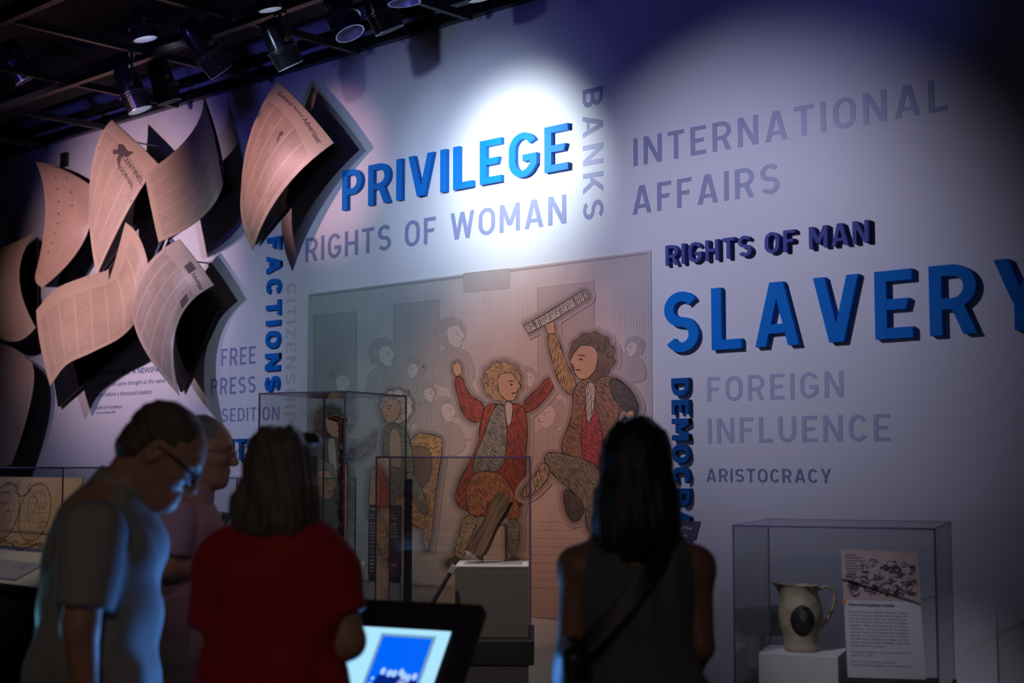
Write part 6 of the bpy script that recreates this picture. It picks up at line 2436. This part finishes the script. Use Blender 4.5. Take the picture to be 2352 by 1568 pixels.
# ------------------------------------------------------------------ person with long black hair and a shoulder bag
def woman_dark():
    q = Person(1462, 3.7, 'person with long black hair in a sleeveless dark top, seen from behind')
    p = q.p
    hc = p(1462, 1068, .02)
    R = rotm(-4, 4)
    shL, shR = p(1328, 1302), p(1596, 1302)
    elL, elR = p(1310, 1500, -.03), p(1608, 1485, -.02)
    wrL = p(1335, 1640, .12); wrR = p(1560, 1600, .16)
    pel = np.array([0, .0, .93])
    hL, hR = pel + np.array([-.09, 0, -.03]), pel + np.array([.09, 0, -.03])
    kL, kR = np.array([-.10, .01, .49]), np.array([.10, .01, .49])
    fL, fR = np.array([-.11, -.03, .09]), np.array([.11, -.03, .09])
    f = Field((-.36, -.30, 0), (.36, .40, 1.76), .010, [((hc - .13), (hc + .15), .0048), (np.minimum(wrL, wrR) - .11, np.maximum(wrL, wrR) + .12, .0065)])
    add_head(f, hc, R, .95)
    f.cone(hc + R @ np.array([0, -.02, -.05]), p(1462, 1250), .050, .056, .03)
    f.cone(p(1395, 1262), p(1530, 1262), .050, .050, .05)
    f.ell(p(1462, 1350), (.140, .095, .16), None, .05); f.ell(p(1462, 1470), (.125, .095, .18), None, .05)
    f.ell(pel, (.165, .125, .15), None, .05)
    for sh, el, wr in ((shL, elL, wrL), (shR, elR, wrR)):
        f.ell(sh, (.052, .052, .055), None, .04)
        f.cone(sh, el, .046, .036, .03); f.cone(el, wr, .036, .024, .015)
    add_hand(f, wrL, (.3, .4, -.8), (1, 0, 0), (0, 1, 0), .45, .9)
    add_hand(f, wrR, (-.7, .5, .1), (0, -1, 0), (0, 0, 1), .5, .9)
    legs(f, hL, hR, kL, kR, fL, fR)
    for a in (fL, fR):
        f.cone(a + np.array([0, -.03, -.045]), a + np.array([0, .16, -.055]), .038, .030, .02)
    f.cut((0, 0, .012), (0, 0, -1))
    f.build('body', M_SKIN_D, q.root)
    Pp = lambda x, y, z: hc + R @ np.array([x, y, z])
    f = Field(hc - np.array([.19, .19, .36]), hc + np.array([.19, .19, .16]), .0065)
    f.ell(Pp(0, -.016, .032), (.090, .106, .096), R, .01)
    f.cone(p(1463, 1080, -.03), p(1462, 1190, -.045), .094, .108, .03, flat=((0, 1, 0), .9))
    f.cone(p(1425, 1150, -.05), p(1412, 1226, -.06), .060, .050, .03); f.cone(p(1500, 1150, -.05), p(1512, 1236, -.06), .060, .050, .03)
    f.cone(p(1463, 1190, -.06), p(1466, 1245, -.07), .080, .060, .03, flat=((0, 1, 0), .6))
    f.folds([((1, .5, .06), .026, .0022, .4), ((1, -.8, .05), .05, .003, 1.1)])
    f.ell(Pp(0, .125, -.035), (.058, .075, .105), R, .008, True)
    f.build('hair', M_HAIR_BLACK, q.root)
    # loose sleeveless top
    f = Field((-.32, -.26, .72), (.32, .26, 1.50), .0085)
    f.cone(p(1372, 1272), p(1552, 1272), .060, .060, .05)
    f.ell(p(1462, 1350), (.160, .115, .16), None, .05)
    f.cone(p(1462, 1400), (0, 0, .95), .145, .165, .06, flat=((0, 1, 0), .8))
    f.cone((-.02, 0, 1.0), (-.03, 0, .80), .165, .185, .05, flat=((0, 1, 0), .8)); f.cone((.02, 0, 1.0), (.03, 0, .80), .165, .185, .05, flat=((0, 1, 0), .8))
    f.folds([((1, .2, .05), .085, .0055, .3), ((1, .5, .1), .14, .006, 1.9)])
    f.cut((0, 0, .78), (0, 0, -1))
    for sh, sx_ in ((shL, -1), (shR, 1)):
        f.cone(sh + np.array([sx_ * .035, 0, .05]), sh + np.array([sx_ * .035, 0, -.22]), .068, .060, .02, sub=True)
    f.cut(p(1462, 1212), (0, .3, 1))
    f.cone(p(1462, 1205, -.06), p(1462, 1260, -.10), .05, .045, .02, sub=True)
    f.build('sleeveless_top', M_TOP, q.root)
    f = Field((-.34, -.24, .05), (.34, .26, .98), .010)
    f.ell(pel, (.178, .140, .15), None, .04)
    legs(f, hL, hR, kL, kR, fL, fR, .020)
    f.cut((0, 0, .09), (0, 0, -1)); f.cut((0, 0, .93), (0, 0, 1))
    f.build('trousers', M_DENIM, q.root)
    for a in (fL, fR):
        f = Field(a + np.array([-.08, -.12, -.1]), a + np.array([.08, .26, .06]), .007)
        f.cone(a + np.array([0, -.03, -.045]), a + np.array([0, .17, -.055]), .048, .040, .02); f.cut((0, 0, .001), (0, 0, -1))
        f.cone(a, a + np.array([0, 0, .1]), .05, .05, .01)
        f.build('shoe', M_SHOE, q.root)
    # shoulder bag: wide strap across the back from the right shoulder to the left hip
    M = world_of(q.root)
    bagc = p(1316, 1540, -.16)
    bg = thing('shoulder_bag', 'black shoulder bag with a wide strap across the back of the long-haired person', 'bag', M @ Vector((bagc[0], bagc[1], bagc[2] - .1)))
    path = [p(1552, 1262, .05), p(1556, 1234, -.02), p(1540, 1250, -.085), p(1500, 1310, -.150), p(1450, 1375, -.165), p(1400, 1430, -.165), p(1350, 1478, -.160), p(1318, 1510, -.16)]
    front = [p(1290, 1500, .0), p(1345, 1480, .14), p(1440, 1390, .165), p(1530, 1280, .12), p(1552, 1262, .05)]
    pts = path + front[0:0]
    for nm, pp_ in (('strap', path), ('strap', [path[-1]] + front)):
        mb = MB()
        n = len(pp_)
        A, B, A2_, B2_ = [], [], [], []
        for i in range(n):
            a, b = pp_[max(i - 1, 0)], pp_[min(i + 1, n - 1)]
            t = b - a; t /= np.linalg.norm(t)
            cen_ = np.array([0, 0, pp_[i][2]])
            o_ = pp_[i] - cen_; o_[2] = .0 if i > 1 and i < n - 1 else .12; o_ -= t * o_.dot(t); o_ /= np.linalg.norm(o_)
            w_ = np.cross(t, o_)
            hw = .026
            A.append(M @ Vector(pp_[i] + w_ * hw)); B.append(M @ Vector(pp_[i] - w_ * hw))
            A2_.append(M @ Vector(pp_[i] + w_ * hw + o_ * .004)); B2_.append(M @ Vector(pp_[i] - w_ * hw + o_ * .004))
        vs = A + B + A2_ + B2_
        fs = []
        for i in range(n - 1):
            fs += [(i, n + i, n + i + 1, i + 1), (2 * n + i, 2 * n + i + 1, 3 * n + i + 1, 3 * n + i), (i, i + 1, 2 * n + i + 1, 2 * n + i), (n + i, 3 * n + i, 3 * n + i + 1, n + i + 1)]
        fs += [(0, 2 * n, 3 * n, n), (n - 1, 2 * n - 1, 4 * n - 1, 3 * n - 1)]
        mb.add(vs, fs)
        o = mb.build(nm, M_STRAP, bg, smooth=80)
        sm = o.modifiers.new('soft', 'SUBSURF'); sm.levels = sm.render_levels = 2
    f = Field(bagc - np.array([.1, .2, .17]), bagc + np.array([.1, .2, .15]), .007)
    f.ell(bagc + np.array([-.005, .03, -.02]), (.045, .13, .095), None, .02)
    f.cone(bagc + np.array([0, -.07, .04]), bagc + np.array([0, .13, .04]), .030, .030, .03)
    o = f.build('pouch', M_STRAP, q.root)
    o.parent = bg
    o.matrix_parent_inverse = Matrix.Identity(4)
    o.matrix_basis = world_of(bg).inverted() @ M
    return q


man_polo()
man_pink()
woman_red()
woman_dark()
